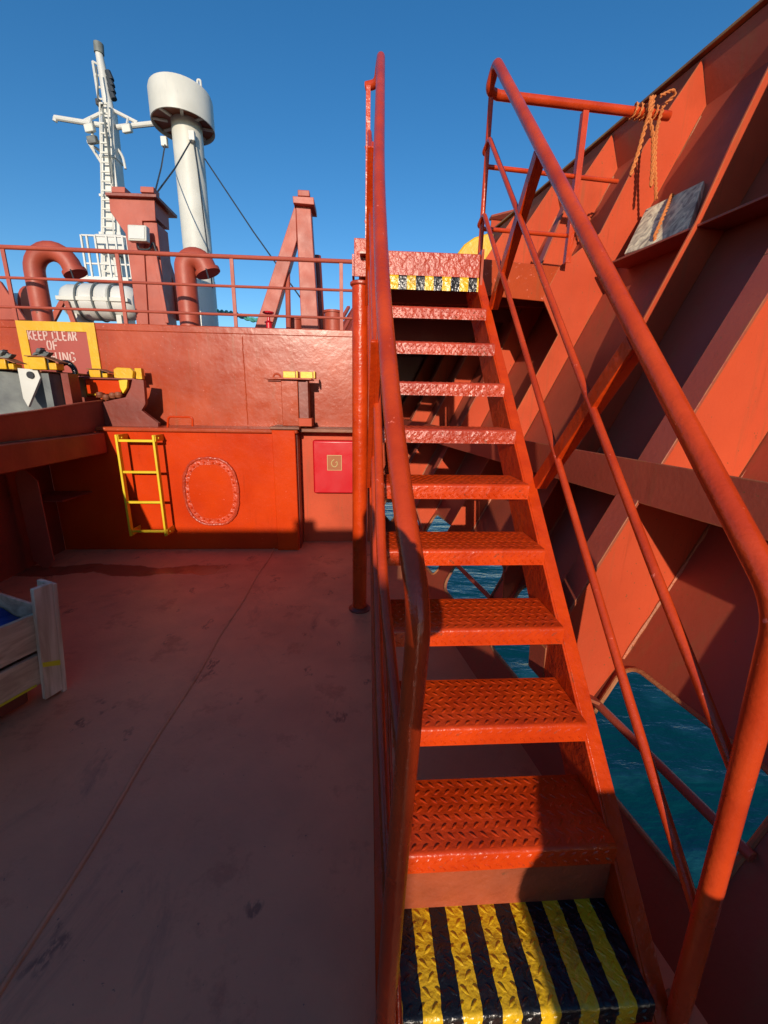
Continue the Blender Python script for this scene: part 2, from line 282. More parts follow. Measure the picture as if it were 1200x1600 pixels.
def fillet(pts, r, n=6):
    P = [Vector(p) for p in pts]; out = [P[0]]
    rs = r if isinstance(r, (list, tuple)) else [r]*(len(P)-2)
    for i in range(1, len(P)-1):
        a, b, c = P[i-1], P[i], P[i+1]
        u = (a-b); v = (c-b); rr = min(rs[i-1], u.length*0.48, v.length*0.48)
        p0 = b+u.normalized()*rr; p1 = b+v.normalized()*rr
        for k in range(n+1):
            t = k/n; out.append(p0*(1-t)**2 + b*2*t*(1-t) + p1*t*t)
    out.append(P[-1]); return out

def tag(o, label=None, cat=None, group=None, kind=None):
    if label: o['label'] = label
    if cat: o['category'] = cat
    if group: o['group'] = group
    if kind: o['kind'] = kind
    return o
def thing(name, loc, label, cat, group=None):
    o = bpy.data.objects.new(name, None); o.empty_display_size = 0.1; COL.objects.link(o); o.location = Vector(loc)
    return tag(o, label, cat, group)
def copy_thing(o, off, label):
    c = o.copy(); COL.objects.link(c); c.location = o.location + Vector(off); c['label'] = label
    for ch in o.children:
        k = ch.copy(); COL.objects.link(k); k.parent = c
        for g in ch.children:
            q = g.copy(); COL.objects.link(q); q.parent = k
    return c

# ================================================================ SETTING
# sea
MB().add([(-4000, -4000, -6.5), (4000, -4000, -6.5), (4000, 4000, -6.5), (-4000, 4000, -6.5)], [(0, 1, 2, 3)]).build('sea', M['sea'], smooth=False)['kind'] = 'structure'
# main deck
def hx(y, n): return (n - 0.158*y)/0.9875       # x on the line HN.P = n at this y
dk = MB(); ys = [-7, -3, 0, 3, 6, 9]
pl = [(-9, -7, 0)] + [(hx(y, 0.985), y, 0) for y in ys] + [(-9, 9, 0)]
dk.prism([(p[0], p[1], -0.02) for p in pl], (0, 0, 0.02))
deck = dk.build('deck', M['deck'], smooth=False); deck['kind'] = 'structure'
sm = MB(); pts = [(-0.915+0.006*math.sin(y*7)+0.012*(y-2), y, 0.001) for y in [i*0.1 for i in range(-20, 43)]]
sm.tube(pts, 0.010, 8); sm.build('weld_seam', M['deck'], deck)
# forecastle deck
fd = MB(); fy = [4.56, 6, 8, 10, 13]
fd.prism([(-9, 4.56, 2.14)] + [(hx(y, hull_n(2.15)-0.01), y, 2.14) for y in fy] + [(-9, 13, 2.14)], (0, 0, 0.05))
fdeck = fd.build('forecastle_deck', M['darkred'], smooth=False); fdeck['kind'] = 'structure'

# ================================================================ BULWARK (starboard side)
FR = [-1.07, -0.32, 0.43, 1.18, 1.93, 2.68, 3.43, 4.18, 4.93, 5.68]
U0, U1 = -2.5, 6.3
KN = 3.37                                   # knuckle height
bul = thing('bulwark', hp(1.2, 0.98, 0), 'tall flared red bulwark with leaning frames and openings to the sea, right side', 'bulwark')
pm = MB()
def hq(u, z, t=0.0): return hp(u, hull_n(z)+t, z)
def strip(mb, ua, ub, za, zb, t0=0.0, t1=0.014):
    vs = [hq(ua, za, t0), hq(ub, za, t0), hq(ub, zb, t0), hq(ua, zb, t0), hq(ua, za, t1), hq(ub, za, t1), hq(ub, zb, t1), hq(ua, zb, t1)]
    mb.add(vs, [(0, 1, 2, 3), (7, 6, 5, 4), (0, 4, 5, 1), (2, 6, 7, 3), (0, 3, 7, 4), (1, 5, 6, 2)])
ZB, ZT = -0.02, 0.75
strip(pm, U0, U1, ZT, KN)
vs = [hp(u, n, z) for (n, z) in ((hull_n(KN), KN), (2.57, 3.60), (2.584, 3.61), (hull_n(KN)+0.014, KN)) for u in (U0, U1)]
pm.add(vs, [(0, 1, 3, 2), (2, 3, 5, 4), (4, 5, 7, 6), (0, 6, 7, 1)])
strip(pm, U0, U1, -7.5, ZB)
def hole_panel(mb, ua, ub, ha, hb, z0, z1, r):
    """plate between ua..ub, ZB..ZT with a rounded opening ha..hb, z0..z1"""
    k = 6; inner = []; outer = []
    cs = [(hb-r, z1-r, 0), (ha+r, z1-r, 90), (ha+r, z0+r, 180), (hb-r, z0+r, 270)]
    oc = [(ub, ZT), (ua, ZT), (ua, ZB), (ub, ZB)]
    for (cu_, cz, a0), (ou, oz) in zip(cs, oc):
        for i in range(k+1):
            a = R(a0+90*i/k); inner.append((cu_+r*math.cos(a), cz+r*math.sin(a)))
            t = i/k
            if a0 == 0:   p = (ub, cz+(ZT-cz)*min(1, 2*t)) if t <= .5 else (ub+(cu_-ub)*(2*t-1), ZT)
            elif a0 == 90: p = (cu_+(ua-cu_)*min(1, 2*t), ZT) if t <= .5 else (ua, ZT+(cz-ZT)*(2*t-1))
            elif a0 == 180: p = (ua, cz+(ZB-cz)*min(1, 2*t)) if t <= .5 else (ua+(cu_-ua)*(2*t-1), ZB)
            else: p = (cu_+(ub-cu_)*min(1, 2*t), ZB) if t <= .5 else (ub, ZB+(cz-ZB)*(2*t-1))
            outer.append(p)
    n = len(inner); V = [hq(u, z) for u, z in inner] + [hq(u, z) for u, z in outer] + [hq(u, z, 0.014) for u, z in inner] + [hq(u, z, 0.014) for u, z in outer]
    fs = []
    for i in range(n):
        j = (i+1) % n
        fs += [(i, j, n+j, n+i), (2*n+i, 3*n+i, 3*n+j, 2*n+j), (i, 2*n+i, 2*n+j, j)]
    mb.add(V, fs)
edges = []
prev = U0
for i in range(len(FR)-1):
    a, b = FR[i], FR[i+1]
    hole_panel(pm, a, b, a+0.16, b-0.03, 0.17, 0.54, 0.07)
    edges.append((a+0.16, b-0.03))
strip(pm, U0, FR[0], ZB, ZT); strip(pm, FR[-1], U1, ZB, ZT)
pm.build('plating', M['plating'], bul, smooth=False)
rnd = random.Random(21)
for zs_ in (1.62, 2.95):
    ps = MB(); us = [U0+0.06*i for i in range(int((U1-U0)/0.06))]
    ps.tube([hp(u, hull_n(zs_)-0.001, zs_+rnd.uniform(-.002, .002)) for u in us], [0.004+rnd.uniform(-.001, .002) for _ in us], 6); ps.build('seam', M['plating'], bul)
# rolled rim bars round the openings
for i, (a, b) in enumerate(edges):
    if FR[i] < -0.5: continue
    rim = MB(); pts = []
    r = 0.07; z0, z1 = 0.17, 0.54
    for (cu_, cz, a0) in [(b-r, z1-r, 0), (a+r, z1-r, 90), (a+r, z0+r, 180), (b-r, z0+r, 270)]:
        for k in range(6): t = R(a0+90*k/5); pts.append(hq(cu_+r*math.cos(t), cz+r*math.sin(t), 0.0))
    pts.append(pts[0]); rim.tube(pts, 0.009, 8, caps=False); rim.build('opening_rim', M['rusty'], bul)
# round bar crossing the openings
for i, (a, b) in enumerate(edges):
    if FR[i] < -0.5: continue
    MB().tube([hp(a-0.02, 1.145, 0.36), hp(b+0.03, 1.145, 0.36)], 0.016, 12).build('opening_bar', M['rusty'] if False else M['flange'], bul)
# frames
def frame(u, pts_free, name='frame', flange=0.0, bottom=0.38, top=True, extra=None):
    """web plate in the plane u: free edge pts (depth, z) from bottom to top"""
    t = 0.006
    prof = [(hull_n(z)-d, z) for d, z in pts_free]
    hullside = [(hull_n(KN), KN)] if top else []
    hullside += [(hull_n(bottom+0.16), bottom+0.16)]
    tip = [(2.565, 3.59)] if top else []
    poly = prof + tip + hullside
    w = MB().prism([hp(u-t, n-0.0015 if False else n, z) for n, z in poly], HD*2*t)
    fo = w.build(name, M['hull'], bul, bevel=0.002)
    if flange:
        fm = MB()
        for (n0_, z0_), (n1_, z1_) in zip(prof[:-1], prof[1:]):
            p = hp(u, n0_-0.007, z0_); q = hp(u, n1_-0.007, z1_); d = (q-p).normalized(); s = HD.cross(d).normalized()
            fm.obox((p+q)/2, (q-p)/2, HD*flange/2, s*0.006)
        fl = fm.build('flange', M['flange'], fo, bevel=0.002)
        fl.matrix_parent_inverse = Matrix.Identity(4) @ (Matrix.Translation(-bul.location) @ fo.matrix_parent_inverse.inverted()) if False else fl.matrix_parent_inverse
        fl.parent = fo; fl.matrix_parent_inverse = Matrix.Identity(4)
    # weld bead where web meets plating
    wb = MB(); rnd = random.Random(int(u*100))
    zz = [bottom+0.18+i*0.045 for i in range(int((KN-bottom-0.2)/0.045))]
    wb.tube([hp(u-t-0.003, hull_n(z)-0.004+rnd.uniform(-.002, .002), z) for z in zz], [0.008+rnd.uniform(-.003, .003) for _ in zz], 6)
    o = wb.build('weld_bead', M['weld'], fo); o.parent = fo; o.matrix_parent_inverse = Matrix.Identity(4)
    return fo
sh = [(0.30, 0.30), (0.15, 0.62), (0.15, 1.50), (0.21, 1.95), (0.21, 2.40), (0.26, 2.75), (0.33, 3.1)]
for i, u in enumerate(FR):
    if i in (3, 0):  # deep frame with flange
        frame(u, [(0.02, 0.375), (0.36, 0.52), (0.44, 0.66), (0.44, 2.0), (0.46, 2.6), (0.50, 3.2)], flange=0.10, bottom=0.36)
    elif i in (5,):
        frame(u, [(0.02, 0.375), (0.20, 0.55), (0.19, 1.50), (0.20, 1.97), (0.46, 2.19), (0.46, 2.38), (0.29, 2.60), (0.29, 3.1)])
    elif i in (6, 7, 8, 9):
        frame(u, [(0.02, 0.375), (0.22, 0.60), (0.22, 1.80), (0.24, 2.40), (0.30, 3.1)], flange=0.08)
    elif i in (2,):
        frame(u, [(0.02, 0.375), (0.20, 0.58), (0.22, 1.5), (0.22, 2.4), (0.33, 3.1)])
    else:
        frame(u, [(0.02, 0.375), (0.14, 0.58), (0.155, 1.50), (0.21, 1.95), (0.23, 2.4), (0.27, 2.75), (0.29, 3.1)])
# longitudinal stringer at eye height: face bar and bottom shelf
bd = MB(); bd.prism([hp(U0, 1.148, 1.19), hp(U0, 1.140, 1.19), hp(U0, 1.140, 1.332), hp(U0, 1.148, 1.332)], HD*(U1-U0))
bo = bd.build('face_bar', M['flange'], bul, bevel=0.002)
bd = MB(); bd.prism([hp(U0, 1.1485, 1.192), hp(U0, 1.1485, 1.202), hp(U0, hull_n(1.19)-0.002, 1.202), hp(U0, hull_n(1.19)-0.002, 1.192)], HD*(U1-U0))
bd.build('stringer_shelf', M['flange'], bul)
# upper shelf at landing height
bd = MB(); bd.prism([hp(U0, 1.985, 2.368), hp(U0, 1.985, 2.380), hp(U0, hull_n(2.375)-0.002, 2.380), hp(U0, hull_n(2.375)-0.002, 2.368)], HD*(2.55-U0))
bd.build('upper_shelf', M['flange'], bul, bevel=0.002)
# cap rail
MB().prism([hp(U0, 2.535, 3.606), hp(U0, 2.62, 3.612), hp(U0, 2.62, 3.632), hp(U0, 2.535, 3.626)], HD*(U1-U0)).build('cap_rail', M['cap'], bul, bevel=0.004)

# bow end of the bulwark, turning inboard ahead of the landing
bow = thing('bow_bulwark', at(790, 380, Y=6.4), 'low red bow plate beyond the landing, between the railing post and the bulwark frames', 'bulwark')
a = at(768, 342, Y=6.5); b = at(812, 330, Y=6.7); c = at(900, 330, Y=6.9)
bp_ = MB(); 
poly = [(a.x, 6.5, 2.19), (c.x, 6.9, 2.19), (c.x, 6.9, b.z), (b.x, 6.7, b.z), (a.x, 6.5, a.z)]
bp_.prism([Vector(p) for p in poly], (0, 0.02, 0)); bp_.build('plate', M['hull'], bow)
MB().prism([(a.x-0.02, 6.44, a.z), (b.x, 6.64, b.z), (c.x, 6.84, b.z), (c.x, 6.95, b.z), (a.x-0.02, 6.56, a.z)], (0, 0, 0.025)).build('cap_rail', M['flange'], bow)

# ================================================================ STAIRWAY
XL, XR = 0.098, 0.674
Y0, RUN, Z0, RISE = 0.5622, 0.1982, 0.20, 0.20
ML, MR = 0.050, 0.728                       # middle planes of the two railings
stair = thing('ship_stairway', (0.39, 0.6, 0), 'steep orange red steel stairway with checker plate treads and pipe handrails, in the foreground', 'stairway')
def lug(mb, P, T, Nn, ang, L_=0.0135, w=0.0038, h=0.0015):
    """small raised lozenge: centre P, tangent axes T (u,v), normal Nn"""
    ax, ay = T; dx = ax*math.cos(ang)+ay*math.sin(ang); dy = ax*-math.sin(ang)+ay*math.cos(ang)
    base = [P+dx*L_, P+dx*L_*0.45+dy*w, P-dx*L_*0.45+dy*w, P-dx*L_, P-dx*L_*0.45-dy*w, P+dx*L_*0.45-dy*w]
    topv = [P+(b-P)*0.5+Nn*h for b in base]
    mb.add(base+topv, [(i, (i+1) % 6, 6+(i+1) % 6, 6+i) for i in range(6)] + [(6, 7, 8, 9, 10, 11)])
def make_tread(mat, depth=0.213, lip=0.060, lugs=True, seed=0, hoff=1.0):
    mb = MB(); x0, x1 = XL, XR; t = 0.006; r = 0.012
    prof = [(depth, 0.0), (r, 0.0)] + [(r-r*math.sin(R(a)), -r+r*math.cos(R(a))) for a in (22, 45, 68, 90)] + [(0.0, -lip)]
    inn = [(t, -lip), (t, -r), (t+0.004, -t-0.004), (r, -t), (depth, -t)]
    poly = [Vector((x0, y, z)) for y, z in prof+inn]
    mb.prism(poly, (x1-x0, 0, 0))
    if lugs:
        X = Vector((1, 0, 0)); rnd = random.Random(seed)
        pu, pv = 0.0295, 0.0250
        nu = int((x1-x0)/pu); nv = int((depth-0.01)/pv)
        for j in range(nv+1):
            for i in range(nu+1):
                x = x0+0.014+(i+0.5*(j % 2))*pu
                if x > x1-0.012: continue
                y = 0.020+j*pv
                if y > depth-0.006: continue
                ang = R(40) if j % 2 == 0 else R(-40)
                lug(mb, Vector((x, y, 0.0)), (X, Vector((0, 1, 0))), Vector((0, 0, 1)), ang+rnd.uniform(-.08, .08), h=0.0019*hoff)
        for j in range(2):
            for i in range(nu+1):
                x = x0+0.014+(i+0.5*(j % 2))*pu
                if x > x1-0.012: continue
                ang = R(40) if j % 2 == 0 else R(-40)
                lug(mb, Vector((x, 0.0, -0.021-j*pv)), (X, Vector((0, 0, 1))), Vector((0, -1, 0)), ang, h=0.0026*hoff)
    return mb
t0 = make_tread(M['stripes0'], depth=0.213, seed=1).build('tread', M['stripes0'], None)
t0.data.shade_smooth() if False else None
def put(o, parent, loc):
    o.parent = parent; o.location = Vector(loc)-parent.location; o.matrix_parent_inverse = Matrix.Identity(4)
put(t0, stair, (0, Y0, Z0)); t0['label'] = 'bottom step painted in black and yellow stripes'
t1 = make_tread(M['stair'], seed=2).build('tread', M['stair'], None); put(t1, stair, (0, Y0+RUN, Z0+RISE))
for i in range(2, 10):
    c = t1.copy(); COL.objects.link(c); put(c, stair, (0, Y0+RUN*i, Z0+RISE*i))
    if i >= 6:
        c.data = t1.data if i > 6 else t1.data
# upper treads carry thicker, lumpier paint
lum = make_tread(M['lumpy'], seed=3).build('tread', M['lumpy'], None)
ld = lum.data; bpy.data.objects.remove(lum)
for o in list(stair.children):
    if o.name.startswith('tread') and o.location.z+stair.location.z > Z0+RISE*5.5: o.data = ld
t10 = make_tread(M['stripes1'], depth=0.05, lip=0.075, seed=4).build('tread', M['stripes1'], None); put(t10, stair, (0, Y0+RUN*10, Z0+RISE*10)); t10['label'] = 'top step edge painted in black and yellow stripes'
# stringers: channel section, web inside, flange outward
def stringer(x_in, x_out):
    mb = MB(); sgn = 1 if x_out > x_in else -1
    y_a, y_b = 0.47, 2.72
    off = -0.425
    d = Vector((0, 1, 1)).normalized(); nrm = Vector((0, 1, -1)).normalized()
    A = Vector((x_in, y_a, y_a+off)); B = Vector((x_in, y_b, y_b+off))
    A.z = max(A.z, 0.02)
    wt = 0.008*sgn; dep = 0.19
    mb.prism([A, B, B+nrm*dep*0.9, Vector((x_in, A.y+dep*1.25, 0.01)), Vector((x_in, A.y, 0.01))], (wt, 0, 0))
    mb.prism([A-nrm*0.002, B-nrm*0.002, B+nrm*0.008, A+nrm*0.008], (x_out-x_in, 0, 0)) if False else None
    A2 = A.copy(); B2 = B.copy(); 
    fl = [A2+Vector((wt, 0, 0)), B2+Vector((wt, 0, 0))]
    mb.prism([fl[0], fl[1], fl[1]+nrm*0.009, fl[0]+nrm*0.009], (x_out-x_in-wt, 0, 0))
    return mb.build('stringer', M['stair'], stair, bevel=0.0025)
stringer(XR+0.002, 0.728); stringer(XL-0.002, 0.040)
# plate closing the foot under the first tread
MB().box((XL, Y0+0.207, 0.0), (XR, Y0+0.216, 0.345)).build('foot_plate', paint('scaling red plate', (0.42, 0.075, 0.022), (0.26, 0.055, 0.02), rough=0.6, bump=0.9, bscale=30, lump=0.6, lscale=14, rust=0.35), stair)
# handrails
def hz(y, k=0.56): return y+k
hr = [(0.730, 0.557, 0.02), (0.740, 0.580, 0.60), (0.746, 0.606, 1.165), (0.742, 0.90, 1.46), (MR, 2.700, hz(2.700)+0.02), (MR-0.012, 2.775, 3.195), (MR+0.05, 2.80, 3.195)]
hp_ = fillet(hr, [0.15, 0.065, 0.1, 0.06, 0.045], 8)
MB().tube(hp_, [0.0212 if p.z < 1.0 and p.y < 0.65 else 0.0248 for p in hp_], 20).build('handrail', M['rail'], stair)
hl = [(0.052, 0.557, 0.02), (0.070, 0.576, 0.553), (0.086, 0.598, 0.845), (0.103, 0.617, 1.165), (0.085, 0.75, 1.310), (0.073, 0.916, 1.476), (0.062, 1.254, 1.814), (0.066, 1.747, 2.307), (0.107, 2.700, 3.275), (0.092, 2.775, 3.195), (0.03, 2.80, 3.195)]
MB().tube(fillet(hl, [0.15, 0.13, 0.07, 0.06, 0.15, 0.2, 0.3, 0.06, 0.045], 8), 0.0218, 20).build('handrail', M['rail'], stair)
# middle rails (three pieces each, broken by the stanchions) and stanchions
for X, sg in ((MR, 1), (ML, -1)):
    for k, nm in ((-0.155, 'mid_rail'), (0.215, 'mid_rail')):
        y_end = 2.735
        pts = [(X+0.012 if sg > 0 else (0.066 if k < 0 else 0.086), 0.588, 0.588+k), (X+0.003 if sg > 0 else X+0.004, 0.90, 0.90+k), (X, y_end, y_end+k+0.01), (X-0.010*sg, y_end+0.07, y_end+k-0.03), (X+0.02*sg, y_end+0.08, y_end+k-0.035)]
        MB().tube(fillet(pts, [0.1, 0.04, 0.02], 5), 0.0125, 12).build(nm, M['rail'], stair)
    for ys_, in ((1.617,), (2.455,)):
        zs = ys_-0.425; d = Vector((0, -1, 1)).normalized(); a = Vector((X, ys_, zs))-d*0.0+Vector((0, 0, 0)); b = a + d*0.68
        m2 = MB(); s = Vector((0, 1, 1)).normalized()
        m2.obox((a+b)/2, (b-a)/2, Vector((0.0065, 0, 0)), s*0.027)
        hw2 = 0.0155 if sg > 0 else 0.008
        m2.obox((a+b)/2-s*0.021+Vector(((0.0065+hw2)*sg, 0, 0)), (b-a)/2, Vector((hw2, 0, 0)), s*0.006)
        m2.build('stanchion', M['stair'], stair, bevel=0.002)

rn = random.Random(12); db = MB()
for i in range(260):
    y = rn.uniform(0.25, 2.6); x = hx(y, 0.93-abs(rn.gauss(0, 0.07)))
    if x < XR+0.06: continue
    a = rn.uniform(0, 6.28); q = rn.uniform(0.003, 0.013)
    db.obox((x, y, q*0.35), Vector((math.cos(a), math.sin(a), 0))*q, Vector((-math.sin(a), math.cos(a), 0))*q*rn.uniform(.4, 1), Vector((rn.uniform(-.3, .3), rn.uniform(-.3, .3), 1))*q*0.3)
o = db.build('rust_debris', M['rusty'], smooth=False); tag(o, 'loose rust flakes and grit between the stairway foot and the bulwark', 'debris', kind='stuff')

# ================================================================ LANDING
land = thing('stair_landing', (0.7, 2.75, 0), 'red landing platform with pipe railing at the head of the stairway', 'landing')
def ly(x): return 2.71+0.16*x                    # the landing front runs square to the bulwark
lb = MB(); lb.prism([(0.046, 2.612, 2.205), (XR+0.02, 2.612, 2.205), (XR+0.02, 2.612, 2.338), (0.046, 2.612, 2.338)], (0, 0.012, 0))
lb.build('front_plate', M['lumpy'], land, bevel=0.004)
lb = MB(); lb.prism([(0.0, 2.625, 2.322), (XR+0.02, 2.625, 2.322), (0.73, ly(.73)+.013, 2.322), (hx(2.95, hull_n(2.32)-0.005), ly(1.9)+.02, 2.322), (hx(4.42, hull_n(2.32)-0.005), 4.42, 2.322), (-0.03, 4.42, 2.322)], (0, 0, 0.010)); lb.build('floor_plate', M['wall'], land)
lb = MB(); p0 = (0.70, ly(.70), 0); n_, z_ = 0, 0
lb.prism([(0.70, ly(.70), 2.180), (1.50, ly(1.5), 2.165), (1.60, ly(1.6), 2.10), (1.66, ly(1.66), 2.10), (1.85, ly(1.85), 2.383), (0.70, ly(.70), 2.383)], (0, 0.012, 0)); lb.build('cross_beam', M['wall'], land, bevel=0.003)
lb = MB(); lb.box((XR+0.022, 2.60, 2.17), (XR+0.036, 2.80, 2.36)); lb.build('side_plate', M['wall'], land)
lb = MB(); lb.box((-0.047, 2.699, 2.225), (-0.037, 4.40, 2.34)); lb.build('side_plate', M['lumpy'], land)
MB().box((-0.03, 4.425, 2.10), (2.05, 4.44, 2.321)).build('rear_plate', M['darkred'], land)
MB().box((0.17, 4.445, 2.10), (2.05, 4.56, 2.14)).build('rear_shelf', M['darkred'], land)
for yb in (3.3, 3.9):
    MB().box((-0.03, yb, 2.22), (1.75, yb+0.02, 2.321)).build('under_beam', M['darkred'], land)
MB().tube(fillet([(0.77, 2.80, 3.195), (1.86, 2.895, 3.205)], 0.0), 0.0245, 18).build('top_rail', M['rail'], land)
MB().tube([(0.735, 2.815, 2.86), (1.60, 2.90, 2.86)], 0.0125, 12).build('middle_rail', M['rail'], land)
MB().tube([(0.735, 2.815, 2.54), (1.32, 2.88, 2.545)], 0.0125, 12).build('lower_rail', M['rail'], land)
MB().tube([(0.735, 2.790, 2.382), (0.735, 2.79, 3.18)], 0.015, 12).build('railing_post', M['rail'], land)
mm = MB(); mm.box((1.30, 2.835, 2.382), (1.335, 2.842, 3.175)); mm.box((1.30, 2.8425, 2.382), (1.307, 2.875, 3.175)); mm.build('railing_post', M['rail'], land, bevel=0.001)
mm = MB(); mm.box((0.030, 2.76, 2.425), (0.055, 2.768, 3.18)); mm.build('railing_post', M['rail'], land, bevel=0.001)
# left end plate above the support pole, with its collar
mm = MB(); mm.box((-0.035, 2.690, 2.22), (0.045, 2.698, 2.42)); mm.build('end_plate', M['lumpy'], land, bevel=0.003)

pole = thing('support_pole', (0.003, 2.78, 0), 'thick red vertical pole with a welded foot ring, left of the stairway', 'pole')
MB().lathe((0.003, 2.78, 0.0), [(0.052, 0.0), (0.052, 2.215)], 32).build('shaft', M['stair'], pole)
MB().lathe((0.003, 2.78, 0.0), [(0.080, 0.0), (0.080, 0.010), (0.066, 0.022), (0.054, 0.026)], 32).build('foot_ring', M['darkred'], pole)
MB().lathe((0.003, 2.78, 2.19), [(0.058, 0.0), (0.064, 0.006), (0.064, 0.018), (0.056, 0.024)], 32).build('collar', M['lumpy'], pole)

# ================================================================ FORWARD BULKHEAD
WY = 4.50
wall = thing('forward_bulkhead', (-1.6, WY, 0), 'faded red steel bulkhead with a vertical weld, below the upper railing', 'bulkhead')
wm = MB(); wm.box((-9, WY, 0), (0.15, WY+0.02, 2.14)); wm.build('plate', M['wall'], wall)
wm = MB(); wm.box((-9, WY-0.004, 2.14), (0.15, WY+0.04, 2.208)); wm.build('top_edge', M['wall'], wall, bevel=0.008)
rnd = random.Random(3)
wm = MB(); wm.tube([(-1.185+rnd.uniform(-.003, .003), WY, 1.25+i*0.03) for i in range(30)], 0.006, 6); wm.build('weld_bead', M['wall'], wall)
wm = MB(); wm.box((0.15, WY, 0), (0.17, 6.15, 2.14)); wm.box((0.17, 6.15, 0), (1.9, 6.17, 2.14)); wm.build('return_wall', M['darkred'], wall)

# low side box in front of the bulkhead (orange) with ledge top
boxo = thing('side_casing', (-1.6, 4.08, 0), 'bright orange red casing with an oval bolted cover, at the deck end', 'casing')
cs = MB(); cs.box((-2.98, 4.08, 0), (-0.845, 4.10, 1.20)); cs.build('front_plate', M['box'], boxo, bevel=0.004)
cs = MB(); cs.box((-2.63, 4.045, 1.195), (-0.60, WY, 1.235)); cs.build('top_plate', M['wall'], boxo, bevel=0.012)
cs = MB(); cs.box((-0.845, 4.04, 0.0), (-0.625, 4.11, 1.225)); cs.build('corner_post', M['box'], boxo, bevel=0.006)
cs = MB(); cs.box((-0.640, 4.11, 0.0), (-0.615, WY, 1.19)); cs.build('end_plate', M['darkred'], boxo)
# oval manhole ring with bolts
cx, cz, rw, rh = -1.475, 0.61, 0.265, 0.345
def oval(t, k=1.0, e=2.5):
    c, s = math.cos(t), math.sin(t)
    return (cx+rw*k*math.copysign(abs(c)**(2/e), c), cz+rh*k*math.copysign(abs(s)**(2/e), s))
ov = MB(); n = 48
ring = [Vector((oval(2*math.pi*i/n)[0], 4.079, oval(2*math.pi*i/n)[1])) for i in range(n)]
ov.prism(ring, (0, -0.012, 0)); mh = ov.build('manhole_cover', M['box'], boxo, bevel=0.004)
pk = MB(); nn_ = 72
lo = [oval(2*math.pi*i/nn_, 1.0) for i in range(nn_)]; li = [oval(2*math.pi*i/nn_, 0.80) for i in range(nn_)]
pk.add([(x, 4.0655, z) for x, z in lo]+[(x, 4.0655, z) for x, z in li]+[(x, 4.0672, z) for x, z in lo]+[(x, 4.0672, z) for x, z in li],
       [(i, (i+1) % nn_, nn_+(i+1) % nn_, nn_+i) for i in range(nn_)]+[(2*nn_+i, 3*nn_+i, 3*nn_+(i+1) % nn_, 2*nn_+(i+1) % nn_) for i in range(nn_)]+[(i, 2*nn_+i, 2*nn_+(i+1) % nn_, (i+1) % nn_) for i in range(nn_)])
pko = pk.build('ring_band', paint('peeling ring paint', (0.62, 0.060, 0.012), (0.52, 0.05, 0.012), rough=0.35, bump=0.9, bscale=40, lump=0.6, lscale=22, chips=1.0), mh, smooth=False); pko.parent = mh; pko.matrix_parent_inverse = Matrix.Identity(4)
rg = MB(); rnd = random.Random(9)
rg.tube([(oval(2*math.pi*i/72, 0.985)[0]+rnd.uniform(-.003, .003), 4.066+rnd.uniform(-.002, .002), oval(2*math.pi*i/72, 0.985)[1]+rnd.uniform(-.003, .003)) for i in range(73)], [0.014+rnd.uniform(-.003, .004) for _ in range(73)], 8, caps=False)
rgo = rg.build('rim', M['lumpy'], mh); rgo.parent = mh; rgo.matrix_parent_inverse = Matrix.Identity(4)
for i in range(26):
    x, z = oval(2*math.pi*i/26, 0.86); 
    v = [Vector((x+0.013*math.cos(a*math.pi/3), 4.068, z+0.011*math.sin(a*math.pi/3))) for a in range(6)]
    bl = MB(); bl.prism(v, (0, -0.010, 0)); bl.tube([(x, 4.0585, z), (x, 4.049, z)], 0.0055, 8)
    o = bl.build('bolt', M['box'], mh); o.parent = mh; o.matrix_parent_inverse = Matrix.Identity(4)
# grab handle on the ledge
gh = MB().tube(fillet([at(262, 668, Y=4.1), at(263, 651, Y=4.1), at(301, 652, Y=4.1), at(301, 666, Y=4.1)], 0.03, 6), 0.010, 10).build('grab_handle', M['box'], boxo)

# recess wall + ledge right of the casing
rw_ = thing('recess_bulkhead', (-0.2, 4.3, 0), 'pale red recessed bulkhead panel holding the fire box, left of the pole', 'bulkhead')
MB().box((-0.612, 4.32, 0), (0.15, 4.34, 1.19)).build('plate', M['hull'], rw_)
MB().box((-0.598, 4.13, 1.205), (0.15, WY-0.002, 1.24)).build('ledge', M['plate'], rw_, bevel=0.006)

# ---------------------------------------------------------------- fire box
fb = thing('fire_box', (-0.23, 4.31, 0.84), 'signal red fire hose box with a square gold symbol, left of the pole', 'fire box')
q = at(488, 688, Y=4.2); q2 = at(488, 771, Y=4.2)
bx0, bz1, bz0 = q.x, q.z, q2.z; bx1 = bx0+0.55
MB().box((bx0, 4.20, bz0), (bx1, 4.319, bz1)).build('body', M['firered'], fb, bevel=0.02, seg=4)
MB().box((bx0+0.012, 4.188, bz0+0.012), (bx1-0.012, 4.199, bz1-0.02)).build('door', M['firered'], fb, bevel=0.008)
s0 = at(511, 711, Y=4.187); s1 = at(534, 735, Y=4.187)
sq = MB(); w = 0.005
sq.box((s0.x, 4.183, s1.z), (s0.x+w, 4.186, s0.z)); sq.box((s1.x-w, 4.183, s1.z), (s1.x, 4.186, s0.z)); sq.box((s0.x+w, 4.183, s1.z), (s1.x-w, 4.186, s1.z+w)); sq.box((s0.x+w, 4.183, s0.z-w), (s1.x-w, 4.186, s0.z))
mx_, mz_ = (s0.x+s1.x)/2, (s0.z+s1.z)/2
sq.tube([(mx_+0.040*math.cos(t)*0.75, 4.184, mz_+0.036*math.sin(t)-0.006) for t in [R(a) for a in range(150, 395, 15)]]+[(mx_+0.012, 4.184, mz_+0.002)], 0.006, 6)
sq.tube([(mx_-0.027, 4.184, mz_+0.012), (mx_-0.002, 4.184, mz_+0.036)], 0.006, 6)
sq.build('symbol', M['gold'], fb)
